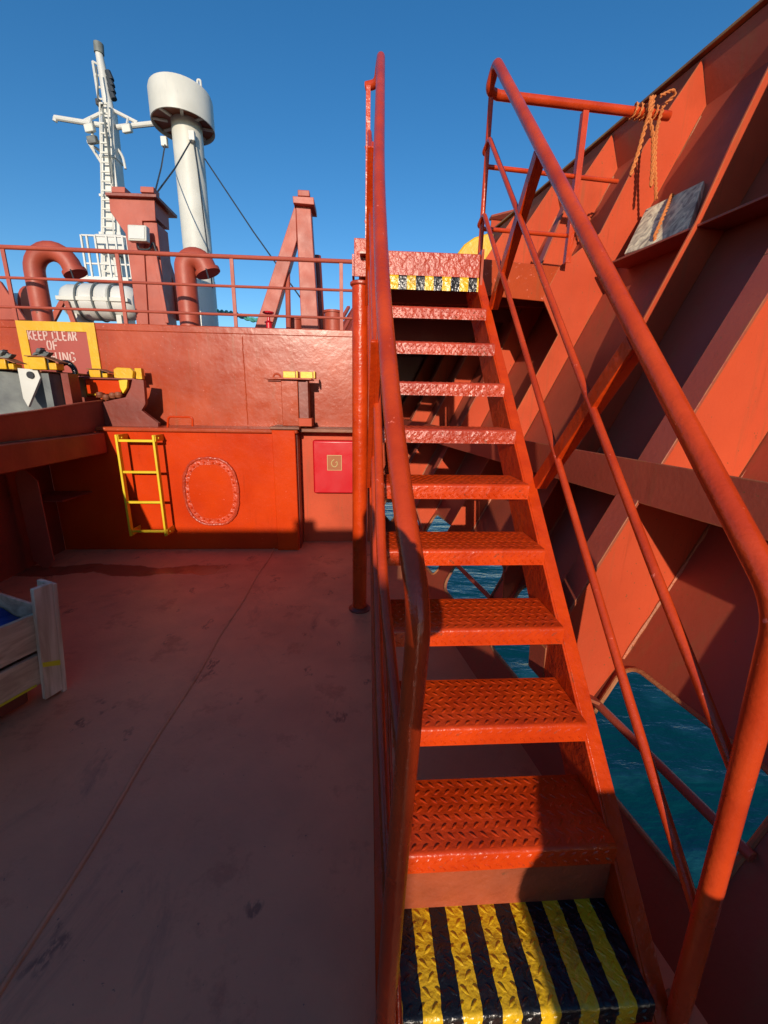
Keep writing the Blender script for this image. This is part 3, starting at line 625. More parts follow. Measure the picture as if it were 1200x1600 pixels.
MB().box((s0.x+w+0.001, 4.1855, s1.z+w+0.001), (s1.x-w-0.001, 4.1875, s0.z-w-0.001)).build('symbol_ground', paint('dull ochre', (0.42, 0.12, 0.03), rough=0.4, bump=0.05), fb)

# ---------------------------------------------------------------- yellow ladder
lad = thing('yellow_ladder', (-2.07, 3.95, 0.18), 'short yellow steel ladder hung on the orange casing', 'ladder')
LX0, LX1, LY, LZ0, LZ1 = -2.225, -1.895, 3.93, 0.20, 1.175
for x in (LX0, LX1):
    MB().box((x-0.010, LY-0.025, LZ0), (x+0.010, LY+0.025, LZ1)).build('side_rail', M['sunyellow'], lad, bevel=0.003)
    for z in (LZ0+0.035, LZ1-0.03):
        f = MB(); f.box((x+0.0105, LY-0.015, z-0.03), (x+0.019, LY+0.145, z+0.03)); f.tube([(x+0.0195, LY+0.03, z), (x+0.030, LY+0.03, z)], 0.010, 6); f.build('wall_bracket', M['yellow'], lad, bevel=0.002)
for i in range(4):
    z = LZ0+0.045+i*0.292
    MB().box((LX0+0.0105, LY-0.012, z-0.011), (LX1-0.0105, LY+0.012, z+0.011)).build('rung', M['sunyellow'], lad, bevel=0.002)

# ---------------------------------------------------------------- upper railing
ur = thing('upper_railing', (-1.7, 4.6, 2.2), 'red three bar railing along the top of the faded red bulkhead', 'railing')
xa, xb = -5.5, -0.06
for z, r_ in ((2.862, 0.020), (2.60, 0.013), (2.34, 0.013)):
    MB().tube([(xa, 4.6, z), (-3, 4.6, z+0.004), (-1.5, 4.6, z-0.003), (xb, 4.6, z-0.004)], r_, 10).build('rail', M['far'], ur)
for x in (-5.4, -4.4, -3.40, -2.35, -1.265, -0.19):
    MB().box((x-0.018, 4.592, 2.19), (x+0.018, 4.608, 2.85)).build('post', M['far'], ur, bevel=0.002)

# ---------------------------------------------------------------- sign painted on the bulkhead
sg = thing('warning_sign', (-2.96, WY-0.01, 1.85), 'painted yellow frame with the white stencilled words KEEP CLEAR OF LASHING, on the bulkhead', 'sign')
P0 = at(25, 499, Y=WY); P1 = at(147, 502, Y=WY); ox0, ox1, oz1, oz0 = P0.x, P1.x+0.005, 2.205, 1.52; bw = 0.085
ym = MB(); yy0, yy1 = WY-0.016, WY-0.001
for a, b in (((ox0, oz0), (ox0+bw, oz1)), ((ox1-bw, oz0), (ox1, oz1)), ((ox0+bw, oz1-bw), (ox1-bw, oz1)), ((ox0+bw, oz0), (ox1-bw, oz0+bw))):
    ym.box((a[0], yy0, a[1]), (b[0], yy1, b[1]))
ym.build('frame', M['yellow'], sg)
MB().box((ox0+bw+0.001, WY-0.006, oz0+bw+0.001), (ox1-bw-0.001, WY-0.001, oz1-bw-0.001)).build('ground', M['darkred'] if False else paint('sign ground', (0.40, 0.062, 0.040), (0.36, 0.055, 0.036), rough=0.5, bump=0.15), sg)
FONT = {  # stencil strokes in a 4 x 6 cell
 'K': [((0, 0), (0, 6)), ((.9, 3.2), (4, 6)), ((1.3, 2.6), (4, 0))], 'E': [((0, 0), (0, 6)), ((.9, 6), (4, 6)), ((.9, 3), (3.3, 3)), ((.9, 0), (4, 0))],
 'P': [((0, 0), (0, 6)), ((.9, 6), (3, 6)), ((3, 6), (4, 5)), ((4, 5), (4, 4)), ((4, 4), (3, 3)), ((3, 3), (.9, 3))],
 'C': [((4, 5), (3, 6)), ((3, 6), (1, 6)), ((0, 5.2), (0, .8)), ((1, 0), (3, 0)), ((3, 0), (4, 1))], 'L': [((0, 0), (0, 6)), ((.9, 0), (4, 0))],
 'A': [((0, 0), (1.8, 6)), ((2.4, 6), (4, 0)), ((1.2, 2), (3, 2))], 'R': [((0, 0), (0, 6)), ((.9, 6), (3, 6)), ((3, 6), (4, 5)), ((4, 5), (3, 3.2)), ((3, 3.2), (.9, 3)), ((2.2, 2.6), (4, 0))],
 'O': [((1.4, 6), (.4, 5)), ((.4, 5), (0, 3)), ((0, 3), (.4, 1)), ((.4, 1), (1.4, 0)), ((2.6, 0), (3.6, 1)), ((3.6, 1), (4, 3)), ((4, 3), (3.6, 5)), ((3.6, 5), (2.6, 6))],
 'F': [((0, 0), (0, 6)), ((.9, 6), (4, 6)), ((.9, 3), (3.3, 3))], 'S': [((4, 5), (3, 6)), ((3, 6), (1, 6)), ((1, 6), (0, 5)), ((0, 5), (.4, 3.6)), ((.4, 3.6), (3.6, 2.4)), ((3.6, 2.4), (4, 1)), ((4, 1), (3, 0)), ((3, 0), (1, 0)), ((1, 0), (0, 1))],
 'H': [((0, 0), (0, 6)), ((.9, 3), (3.1, 3)), ((4, 0), (4, 6))], 'I': [((1.5, 0), (1.5, 6))], 'N': [((0, 0), (0, 6)), ((.8, 5.4), (3.2, .6)), ((4, 0), (4, 6))],
 'G': [((4, 5), (3, 6)), ((3, 6), (1, 6)), ((0, 5.2), (0, .8)), ((1, 0), (3, 0)), ((4, .6), (4, 2.6)), ((4, 2.6), (2.6, 2.6))]}
def word(txt, x0, x1, zb, h, y):
    mb = MB(); cell = 6.2; tot = sum(4.4 if c == ' ' else (cell-2 if c == 'I' else cell) for c in txt)-2.2
    k = (x1-x0)/tot; kz = h/6; cxp = x0
    rn = random.Random(len(txt))
    for c in txt:
        if c != ' ':
            jz = rn.uniform(-.003, .003)
            mb = MB()
            for (a, b) in FONT[c]:
                mb.bar((cxp+a[0]*k, y, zb+jz+a[1]*kz), (cxp+b[0]*k, y, zb+jz+b[1]*kz), 0.0135, 0.002, up=(0, 1, 0))
            mb.build('letter', M['letter'], sg)
        cxp += (4.4 if c == ' ' else (cell-2 if c == 'I' else cell))*k
ty = WY-0.0085
a = at(45.5, 524, Y=WY); b = at(120, 526, Y=WY); word('KEEP CLEAR', a.x, b.x, at(60, 531, Y=WY).z, 0.082, ty)
a = at(75, 540, Y=WY); b = at(91, 540, Y=WY); word('OF', a.x, b.x, at(80, 547, Y=WY).z, 0.082, ty)
a = at(49, 557, Y=WY); b = at(118, 560, Y=WY); word('LASHING', a.x, b.x, at(90, 564, Y=WY).z, 0.082, ty)

# ================================================================ LASHING BRACKET on the ledge
br = thing('lashing_bracket', (-0.7, 4.28, 1.24), 'red steel bracket post with yellow lugs on the ledge, above the casing corner', 'bracket')
zt = 1.70
m_ = MB(); m_.box((-0.76, 4.17, 1.262), (-0.60, 4.33, zt)); m_.build('post', M['wall'], br, bevel=0.006)
m_ = MB(); m_.prism([(-0.765, 4.20, zt-0.01), (-0.765, 4.20, 1.38), (-0.89, 4.20, zt-0.01)], (0, 0.012, 0)); m_.build('gusset', M['wall'], br)
m_ = MB(); m_.box((-0.595, 4.19, 1.30), (-0.52, 4.20, zt-0.002)); m_.box((-0.52, 4.17, 1.262), (-0.505, 4.33, zt-0.002)); m_.build('side_web', M['darkred'], br)
m_ = MB(); m_.box((-0.91, 4.12, zt), (-0.46, 4.36, zt+0.015)); m_.build('top_plate', M['wall'], br, bevel=0.003)
m_ = MB(); m_.box((-0.86, 4.02, 1.237), (-0.58, 4.42, 1.260)); m_.build('foot_plate', M['plate'], br, bevel=0.003)
for x in (-0.735, -0.57):
    m_ = MB(); m_.box((x, 4.17, zt+0.016), (x+0.115, 4.19, zt+0.075)); m_.box((x+0.125, 4.16, zt+0.016), (x+0.14, 4.30, zt+0.08)); m_.build('lug', M['sunyellow'], br, bevel=0.003)
m_ = MB(); m_.tube([(-0.80+0.035*math.cos(R(t)), 4.20, zt+0.017+0.035*math.sin(R(t))) for t in range(0, 181, 15)], 0.009, 8); m_.build('eye', M['wall'], br)
m_ = MB(); m_.box((-0.60, 4.13, 1.262), (-0.47, 4.30, 1.34)); m_.build('stop_block', M['hull'], br, bevel=0.004)

# ================================================================ LEFT: HATCH COAMING
co = thing('hatch_coaming', (-2.9, 3.0, 0), 'dark red hatch coaming with an overhanging sloped beam, along the left side', 'coaming')
m_ = MB(); m_.box((-3.4, -6, 0), (-2.981, 4.079, 1.183)); m_.build('side_plate', M['darkred'], co)
# overhanging edge beam: lower rim along y and rising upper face with a curled forward end
m_ = MB(); m_.prism([(-2.40, -6, 0.99), (-2.40, -6, 1.185), (-2.98, -6, 1.185), (-2.98, -6, 1.15), (-2.44, -6, 0.99)], (0, 10.05, 0)); m_.build('edge_beam', M['darkred'], co, bevel=0.01)
up = [(-2.47, 4.40, 1.19), (-2.47, -6, 1.19), (-2.47, -6, 1.02), (-2.47, -6, 1.39), (-2.47, 2.9, 1.405), (-2.47, 3.4, 1.475), (-2.47, 4.30, 1.60)]
pe = [at(x, y, X=-2.47) for x, y in ((160, 627), (128, 631), (64, 642), (0, 651))]
side = [(-6.0, 1.188), (pe[0].y, 1.188)]
curve = [(p.y, p.z) for p in pe] + [(1.5, pe[-1].z-0.10), (-6, pe[-1].z-0.10)]
m_ = MB(); m_.prism([Vector((-2.47, y, z)) for y, z in side+curve], (-0.03, 0, 0)); m_.build('upper_plate', M['darkred'], co, bevel=0.003)
m_ = MB()
for (y1, z1), (y2, z2) in zip(curve[:-1], curve[1:]): m_.bar((-2.485, y1, z1+0.005), (-2.485, y2, z2+0.005), 0.045, 0.010)
m_.build('top_edge', M['flange'], co)
# vertical stiffener bar below the beam, pointed ends
m_ = MB(); t_, w_ = 0.014, 0.095
m_.prism([(-2.86+a, 3.60, z) for a, z in ((0, 0.0), (0.05, 0.0), (0.05+w_*0.6, 0.07), (0.05+w_*0.6, 0.80), (0.0, 0.92), (-0.07, 0.84), (-0.07, 0.08))], (0, t_, 0)); m_.build('stiffener', M['far'], co, bevel=0.003)  # lighter red than the coaming, standing in for bounced light
m_ = MB(); m_.prism([(-2.979, 3.66, 0.60), (-2.62, 3.66, 0.60), (-2.62, 4.07, 0.60), (-2.979, 4.07, 0.60)], (0, 0, 0.012)); m_.build('shelf', M['darkred'], co)
m_ = MB(); m_.prism([(-2.979, 2.2, 0.0), (-2.46, 2.2, 0.0), (-2.56, 2.2, 0.70), (-2.66, 2.2, 1.14), (-2.979, 2.2, 1.14)], (0, 0.012, 0)); m_.build('shade_plate', M['darkred'], co)  # out of view, added to throw the slanted shade edge on the casing
m_ = MB(); m_.prism([(-2.979, 1.0, 0.0), (-2.48, 1.0, 0.0), (-2.60, 1.0, 1.14), (-2.979, 1.0, 1.14)], (0, 0.012, 0)); m_.build('shade_plate', M['darkred'], co)  # second unseen plate for the same shade, further aft
# small rungs on the beam end
for (x1, y1, x2, y2) in ((194, 633, 211, 631), (184, 661, 201, 660)):
    a = at(x1, y1, X=-2.42); b = at(x2, y2, X=-2.42)
    MB().tube([(-2.469, a.y, a.z), (-2.42, a.y, a.z), (-2.42, b.y, b.z), (-2.469, b.y, b.z)], 0.008, 8).build('step_rung', M['sunyellow'], co)
hk = MB().tube([(-2.452+0*t, at(185, 650, X=-2.45).y+0.055*math.cos(R(t)), 1.40+0.06*math.sin(R(t))) for t in range(60, 300, 20)], 0.010, 8).build('hook', M['darkred'], co)

# grey hatch cover behind the beam
hc = thing('hatch_cover', (-3.2, 4.0, 1.3), 'weathered grey steel hatch cover end behind the dark red beam, far left', 'hatch cover')
A = at(0, 577, Y=3.95); B = at(130, 586, Y=4.2)
m_ = MB(); m_.prism([(-6, A.y-0.25, 1.2), (A.x, A.y, 1.2), (B.x-0.12, B.y, 1.2), (B.x-0.12, B.y, B.z-0.012), (A.x, A.y, A.z-0.012), (-6, A.y-0.25, A.z+0.01)], (0, 0.2, 0)); m_.build('side_plate', M['grey'], hc, bevel=0.004)
m_ = MB(); m_.prism([(-6, A.y-0.32, A.z), (A.x, A.y-0.06, A.z), (B.x, B.y-0.05, B.z), (B.x, B.y+0.24, B.z), (-6, A.y+0.2, A.z)], (0, 0, 0.012)); m_.build('top_plate', M['rusty'], hc)
lp = [at(27, 575, Y=3.93), at(58, 578, Y=3.93), at(63, 590, Y=3.93), at(44, 636, Y=3.93), at(36, 622, Y=3.93)]
m_ = MB(); m_.prism([Vector((p.x, 3.93, p.z)) for p in lp], (0, 0.03, 0)); m_.build('lug_plate', M['cream'], hc, bevel=0.002)
p = at(48, 586, Y=3.925); m_ = MB(); m_.tube([(p.x, 3.929, p.z), (p.x, 3.915, p.z)], 0.030, 16); m_.build('lug_hole', M['rubber'], hc)
for xx, w_, mt in ((70, 12, 'grey'), (100, 8, 'darkred')):
    a = at(xx, 580, Y=4.0); m_ = MB(); m_.box((a.x, 3.95, 1.21), (a.x+0.06, 4.09, a.z-0.02)); m_.build('rib', M[mt], hc)
p = at(109, 583, Y=4.15)
m_ = MB(); m_.tube([(p.x+0.07*math.cos(R(t)), 4.12, p.z+0.0+0.09*math.sin(R(t))) for t in range(-10, 200, 15)], 0.024, 10); m_.build('lifting_eye', M['black'], hc)
# dark gap filler / lower hatch
m_ = MB(); m_.box((-9, 4.20, 1.19), (-2.62, 4.44, 1.5)); m_.build('end_block', M['darkred'], hc)

# yellow container foundations
def twist(name, x1, y1, x2, y2, Y, lab, sidew=14, rag=False):
    a = at(x1, y1, Y=Y); b = at(x2, y2, Y=Y); t = thing(name, ((a.x+b.x)/2, Y, b.z), lab, 'deck fitting', 'yellow deck fittings along the hatch')
    w = b.x-a.x; h = a.z-b.z
    MB().box((a.x, Y, b.z), (a.x+w*0.62, Y+0.10, a.z)).build('block', M['yellow'], t, bevel=0.006)
    MB().box((a.x+w*0.64, Y+0.02, b.z), (a.x+w*0.70, Y+0.10, a.z)).build('web', M['rubber'], t)
    MB().box((a.x+w*0.72, Y+0.0, b.z), (b.x, Y+0.10, a.z-h*0.45)).build('block', M['yellow'], t, bevel=0.006)
    MB().box((a.x-0.01, Y-0.02, a.z+0.001), (a.x+w*0.6, Y+0.12, a.z+0.008)).build('cover_plate', M['rusty'], t)
    m = MB(); m.prism([(a.x+w*0.6, Y-0.02, a.z), (b.x+0.03, Y-0.02, a.z-h*0.42), (b.x+0.03, Y-0.02, a.z-h*0.36), (a.x+w*0.6, Y-0.02, a.z+0.008)], (0, 0.14, 0)); m.build('sloped_lid', M['rusty'], t)
    if rag:
        m = MB(); rn = random.Random(5); c = Vector((a.x+w*0.42, Y+0.05, a.z+0.025))
        for i in range(7): m.obox(c+Vector((rn.uniform(-.03, .03), rn.uniform(-.02, .02), -0.01+0.008*i)), Vector((0.045-0.006*i, 0, rn.uniform(-.01, .01))), Vector((0, .03, 0)), Vector((0.01, 0, .012)))
        m.build('rusty_cone', M['grey'], t, bevel=0.004)
    return t
twist('deck_fitting', -12, 560, 22, 577, 3.9, 'yellow fitting at the left picture edge, on the grey hatch cover', rag=True)
twist('deck_fitting', 42, 557, 89, 578, 3.9, 'yellow fitting under a rusty cone, in front of the stencilled sign', rag=True)
twist('deck_fitting', 138, 577, 168, 590, 4.25, 'small yellow fitting at the foot of the yellow sign frame')
tf = thing('deck_fitting', at(190, 598, Y=4.3), 'tall rounded yellow fitting at the curled end of the dark red beam', 'deck fitting', 'yellow deck fittings along the hatch')
P = [at(x, y, Y=4.28) for x, y in ((178, 590), (177, 577), (182, 574), (203, 575), (208, 580), (207, 592), (200, 594))]
MB().prism([Vector((p.x, 4.28, p.z)) for p in P], (0, 0.05, 0)).build('block', M['yellow'], tf, bevel=0.006)
P = [at(x, y, Y=4.27) for x, y in ((185, 594), (199, 593), (198, 606), (192, 615), (187, 606))]
MB().prism([Vector((p.x, 4.27, p.z)) for p in P], (0, 0.04, 0)).build('hook_plate', M['sunyellow'], tf, bevel=0.004)
a = at(211, 582, Y=4.33); MB().box((a.x, 4.33, a.z-0.06), (a.x+0.06, 4.38, a.z+0.04)).build('web', M['yellow'], tf)
# red stowage box between cover and beam end
sb = thing('stowage_trough', at(160, 610, Y=4.35), 'small orange red steel trough behind the dark red beam, below the yellow fittings', 'trough')
a = at(133, 592, Y=4.3); b = at(190, 616, Y=4.3)
MB().box((a.x, 4.30, b.z), (b.x, 4.32, a.z)).build('front_plate', M['box'], sb, bevel=0.004)
MB().box((a.x, 4.26, a.z+0.001), (b.x+0.16, 4.42, a.z+0.013)).build('top_plate', M['darkred'], sb)
a = at(205, 592, Y=4.36); b = at(232, 650, Y=4.36)
m_ = MB(); m_.prism([(at(x, y, Y=4.2).x, 4.20, at(x, y, Y=4.2).z) for x, y in ((150, 672), (158, 629), (180, 624), (196, 621), (204, 606), (207, 592), (224, 594), (227, 631), (221, 641), (247, 661), (247, 668))], (0, 0.05, 0)); m_.build('end_cheek', M['darkred'], sb)
for i, (x, y) in enumerate(((158, 617), (168, 621), (178, 618), (187, 617))):
    p = at(x, y, Y=4.28); MB().lathe((p.x, 4.26, p.z-0.03), [(0.0, 0), (0.025, 0.005), (0.035, 0.03), (0.025, 0.055), (0.0, 0.06)], 10).build('lashing_knob', M['plate'], sb)

# ================================================================ CRATE
ca0 = at(97, 1055, Z=0.10)
cr_ = thing('wooden_crate', (ca0.x-0.035, ca0.y, 0), 'weathered wooden crate with a blue tarpaulin inside, at the left edge of the deck', 'crate')
ca = at(97, 1055, Z=0.10); cb = at(0, 1100, Z=0.12)   # along the near side
ca = Vector((ca.x-0.035, ca.y, 0)); 
dirv = Vector((cb.x-ca.x, cb.y-ca.y, 0)).normalized(); nor = Vector((dirv.y, -dirv.x, 0))
if nor.x < 0: nor = -nor
corner = ca.copy(); Ln = 1.3; Wd = 0.9
def cp(a, b, z): return corner + dirv*a - nor*b + Vector((0, 0, z))
for k, (za, zb) in enumerate(((0.085, 0.27), (0.275, 0.49))):
    MB().prism([cp(0.02, 0.0, za+0.02), cp(Ln, 0.0, za+0.02), cp(Ln, 0.0, zb), cp(0.02, 0.0, zb)], -nor*0.020).build('side_plank', M['crate'], cr_, bevel=0.002)
    MB().prism([cp(0.02, Wd, za+0.02), cp(Ln, Wd, za+0.02), cp(Ln, Wd, zb), cp(0.02, Wd, zb)], nor*0.020).build('side_plank', M['crate'], cr_, bevel=0.002)
    MB().prism([cp(0.0, 0.022, za+0.02), cp(0.0, Wd-0.022, za+0.02), cp(0.0, Wd-0.022, zb), cp(0.0, 0.022, zb)], dirv*0.018).build('end_plank', M['crate'], cr_, bevel=0.002)
pz = 0.66
for (a_, b_) in ((-0.004, -0.026), (-0.004, Wd-0.002)):
    MB().prism([cp(a_, b_, 0.02), cp(a_+0.085, b_, 0.02), cp(a_+0.085, b_, pz-0.03), cp(a_, b_, pz-0.03)], -nor*0.022).build('corner_post', M['crateend'], cr_, bevel=0.002)
MB().prism([cp(-0.027, -0.026, 0.0), cp(-0.027, 0.08, 0.0), cp(-0.027, 0.08, pz-0.04), cp(-0.027, -0.026, pz-0.04)], dirv*0.022).build('corner_post', M['crateend'], cr_, bevel=0.002)
MB().prism([cp(0.12, 0.03, 0.02), cp(0.26, 0.03, 0.02), cp(0.26, 0.14, 0.02), cp(0.12, 0.14, 0.02)], (0, 0, 0.075)).build('skid_block', M['darkred'], cr_, bevel=0.01)
MB().box((0, 0, 0), (0.001, 0.001, 0.001)) if False else None
MB().prism([cp(0.02, 0.03, 0.10), cp(Ln, 0.03, 0.10), cp(Ln, Wd-.03, 0.10), cp(0.02, Wd-.03, 0.10)], (0, 0, 0.02)).build('bottom_board', M['crate'], cr_)
tp = MB(); n = 14; rn = random.Random(2); V = []
for j in range(n):
    for i in range(n):
        V.append(cp(0.03+(Ln-0.05)*i/(n-1), 0.03+(Wd-0.06)*j/(n-1), 0.41+rn.uniform(-.015, .02)+0.03*math.sin(i*0.9)*math.cos(j*0.7)))
tp.add(V, [(j*n+i, j*n+i+1, (j+1)*n+i+1, (j+1)*n+i) for j in range(n-1) for i in range(n-1)]); 
tarp = tp.build('folded_tarpaulin', M['blue'])
tag(tarp, 'crumpled blue tarpaulin lying inside the wooden crate', 'tarpaulin')
md = tarp.modifiers.new('s', 'SOLIDIFY'); md.thickness = 0.01
ymk = MB(); ymk.prism([cp(0.10, -0.0275+0.025, 0.085+0.021), cp(Ln, -0.0025, 0.106), cp(Ln, -0.0025, 0.118), cp(0.10, -0.0025, 0.118)], nor*0.002); ymk.build('yellow_mark', M['sunyellow'], cr_)
ymk = MB(); ymk.prism([cp(-0.003, -0.0275, 0.17), cp(0.078, -0.0275, 0.21), cp(0.078, -0.0275, 0.235), cp(-0.003, -0.0275, 0.20)], nor*0.0015); ymk.build('yellow_mark', M['sunyellow'], cr_)
cr_.rotation_euler = (0, R(5.5), 0)           # the crate stands tilted on its skid block
tarp.matrix_world = Matrix.Translation(cr_.location) @ Matrix.Rotation(R(5.5), 4, 'Y') @ Matrix.Translation(-cr_.location)

# ================================================================ BOARD AND ROPE on the bulwark shelf
bdthing = MB()
def hcoord(x, y, c):
    N = HN - Vector((0, 0, 0.52)); d = cf*F_PX + cr*(x-600) - cu*(y-800); return EYE + d*((c-N.dot(EYE))/N.dot(d))
Q = [hcoord(975, 397, 0.80), hcoord(1009, 327, 0.86), hcoord(1100, 282, 0.90), hcoord(1073, 364, 0.86)]
nn = (Q[1]-Q[0]).cross(Q[3]-Q[0]).normalized()
if nn.dot(EYE-Q[0]) < 0: nn = -nn
bdthing.prism(Q, -nn*0.035); bo_ = bdthing.build('weathered_board', M['board'], bevel=0.003)
tag(bo_, 'grey weathered wooden board leaning on the upper shelf of the bulwark', 'board')
sp = MB(); c0 = (Q[0]+Q[3])/2*0.5+(Q[1]+Q[2])/2*0.5
top_ = (Q[1]+Q[2])/2; bot_ = (Q[0]+Q[3])/2
pts = [top_+nn*-0.03, top_+nn*0.012, c0+nn*0.012+Vector((0.0, -0.02, 0.03)), c0*0.4+bot_*0.6+nn*0.012, bot_*0.8+c0*0.2+nn*0.012, bot_*0.85+c0*0.15-nn*0.02]
def rope(mb, pts, r, twist=55, strands=2):
    P = fillet(pts, 0.04, 5); L = [0]
    for a, b in zip(P[:-1], P[1:]): L.append(L[-1]+(b-a).length)
    tot = L[-1]; n = max(8, int(tot/0.006))
    def ev(s):
        for i in range(len(L)-1):
            if s <= L[i+1] or i == len(L)-2:
                t = (s-L[i])/max(1e-6, L[i+1]-L[i]); return P[i].lerp(P[i+1], min(1, t)), (P[i+1]-P[i]).normalized()
    for k in range(strands):
        pp = []
        for i in range(n+1):
            p, t = ev(tot*i/n); a = t.cross(Vector((0.3, 1, 0.2))).normalized(); b = t.cross(a)
            ph = tot*i/n*twist*2 + math.pi*2*k/strands
            pp.append(p + a*math.cos(ph)*r*0.62 + b*math.sin(ph)*r*0.62)
        mb.tube(pp, r*0.62, 6)
rp = MB(); rope(rp, pts, 0.009); ro = rp.build('tie_rope', M['rope']); tag(ro, 'short orange rope threaded through the grey wooden board', 'rope')
rp = MB(); yr = 2.86
K = at(1025, 147, Y=yr)
def ap(x, y, dy=0.0): return at(x, y, Y=yr+dy)
for i in range(5):      # coils round the pipe
    x = 1.62+i*0.033; c = Vector((x, 2.868+0.009*i*0.3, 3.203))
    rope(rp, [c+Vector((0.008*math.sin(t), 0.036*math.cos(t), 0.036*math.sin(t))) for t in [2*math.pi*k/12 for k in range(13)]], 0.006)
rope(rp, [ap(1022, 150, -.04), ap(1019, 165, -.05), ap(1006, 205, -.04), ap(997, 240, -.03), ap(985, 275, -.03)], 0.010, 50)
rope(rp, [ap(1018, 150, -.04), ap(1014, 180, -.05), ap(1021, 215, -.04), ap(1020, 260, -.04), ap(1017, 292, -.04)], 0.010, 50)
rope(rp, [ap(1037, 165, -.03), ap(1026, 200, -.03), ap(1023, 245, -.03), ap(1025, 312, -.03)], 0.009, 60)
rope(rp, [ap(1032, 150, -.03), ap(1052, 140, -.02), ap(1056, 148, .0), ap(1040, 162, .02)], 0.008)
ro = rp.build('knotted_rope', M['rope']); tag(ro, 'long orange knotted rope hanging from the landing rail end', 'rope')
# small wood wedge by the stringer and debris
# ================================================================ FORECASTLE EQUIPMENT
FZ = 2.19
def gooseneck(x1, y1, x2, y2, Y, r, lab, face='pipe'):
    """x1: stem centre, top y; x2,y2: outlet"""
    base = at(x1, 500, Y=Y); top = at(x1, y1, Y=Y); out = at(x2, y2, Y=Y)
    t = thing('vent_pipe', (base.x, Y, FZ), lab, 'vent pipe', 'gooseneck vent pipes behind the railing')
    s = out.x-base.x; zt_ = top.z-r
    arc = [Vector((base.x, Y, FZ)), Vector((base.x, Y, zt_-abs(s)*0.5))]
    for k in range(1, 13):
        a = math.pi*(1-k/12.0*0.92); arc.append(Vector((base.x+s/2+s/2*math.cos(a), Y, zt_-abs(s)*0.5+abs(s)*0.5*math.sin(a))))
    arc.append(arc[-1]+(arc[-1]-arc[-2]).normalized()*0.05)
    MB().tube(arc, r, 22).build('pipe', M['far'], t)
    e = arc[-1]; d = (arc[-1]-arc[-2]).normalized()
    MB().tube([e-d*0.02, e+d*0.02], r*1.22, 22).build('outlet_flange', M['far'], t)
    MB().tube([Vector((base.x, Y, FZ)), Vector((base.x, Y, FZ+0.03))], r*1.3, 22).build('base_flange', M['far'], t)
    MB().tube([e+Vector((0.03, -r*1.2, 0.0)), e+Vector((0.05, -r*1.2, -0.10))], 0.008, 6).build('wing_bolt', M['wire'], t)
    return t
gooseneck(68, 376, 112, 405, 5.3, 0.100, 'left red gooseneck vent pipe, standing before the white life raft canister')
gooseneck(297, 386, 322, 418, 5.5, 0.118, 'right red gooseneck vent pipe, standing before the white column')

# gantry post
gp = thing('gantry_post', at(215, 500, Y=6.2), 'wide red gantry post with a capped head, in front of the mast', 'gantry')
Yg = 6.2
def gx(x, y, dy=0): p = at(x, y, Y=Yg+dy); return p
def polyY(mb, pts, Y, th): mb.prism([Vector((at(x, y, Y=Y).x, Y, at(x, y, Y=Y).z)) for x, y in pts], (0, th, 0))
m_ = MB(); polyY(m_, [(170, 305), (241, 308), (243, 345), (222, 345), (232, 512), (216, 512), (196, 365), (172, 330)], Yg, 0.03); m_.build('front_plate', M['far'], gp, bevel=0.004)
m_ = MB(); polyY(m_, [(196, 350), (222, 345), (245, 348), (262, 512), (214, 512)], Yg+0.031, 0.32); m_.build('column', M['far'], gp, bevel=0.006)
m_ = MB(); polyY(m_, [(172, 305), (241, 308), (243, 340), (180, 335)], Yg+0.031, 0.4); m_.build('head', M['far'], gp, bevel=0.004)
m_ = MB(); polyY(m_, [(164, 300), (244, 303), (244, 308), (164, 305)], Yg-0.06, 0.62); m_.build('cap_plate', M['darkred'], gp, bevel=0.003)
for x in (174, 219):
    m_ = MB(); polyY(m_, [(x, 291), (x+21, 292), (x+21, 301), (x, 300)], Yg+0.05, 0.16); m_.build('cone_seat', M['far'], gp, bevel=0.004)
m_ = MB(); m_.bar(gx(238, 360, .3), gx(285, 500, .5), 0.16, 0.14, up=(0, 1, 0)); m_.build('back_leg', M['far'], gp, bevel=0.004)
m_ = MB(); m_.bar(gx(243, 400, .0), gx(262, 505, .0), 0.05, 0.05, up=(0, 1, 0)); m_.build('cable_pipe', M['far'], gp, bevel=0.004)
# floodlight on the gantry
fl = thing('floodlight', gx(217, 366, -.1), 'square white floodlight fixed to the red gantry post', 'floodlight')
c = gx(217, 366, -.12); cen = Vector((c.x, c.y, c.z))
MB().obox(cen, Vector((.115, 0, 0)), Vector((0, .05, 0)), Vector((0, 0.02, .095))).build('housing', M['cream'], fl, bevel=0.012)
MB().obox(cen+Vector((0, -.055, 0)), Vector((.095, 0, 0)), Vector((0, .004, 0)), Vector((0, 0.016, .075))).build('glass', M['white'], fl, bevel=0.004)
MB().tube(fillet([cen+Vector((-.05, .04, -.08)), cen+Vector((-.04, .04, -.16)), cen+Vector((.08, .06, -.15)), cen+Vector((.13, .08, -.05)), cen+Vector((.16, .1, -.22))], 0.03), 0.010, 8).build('cable_bracket', M['wire'], fl)

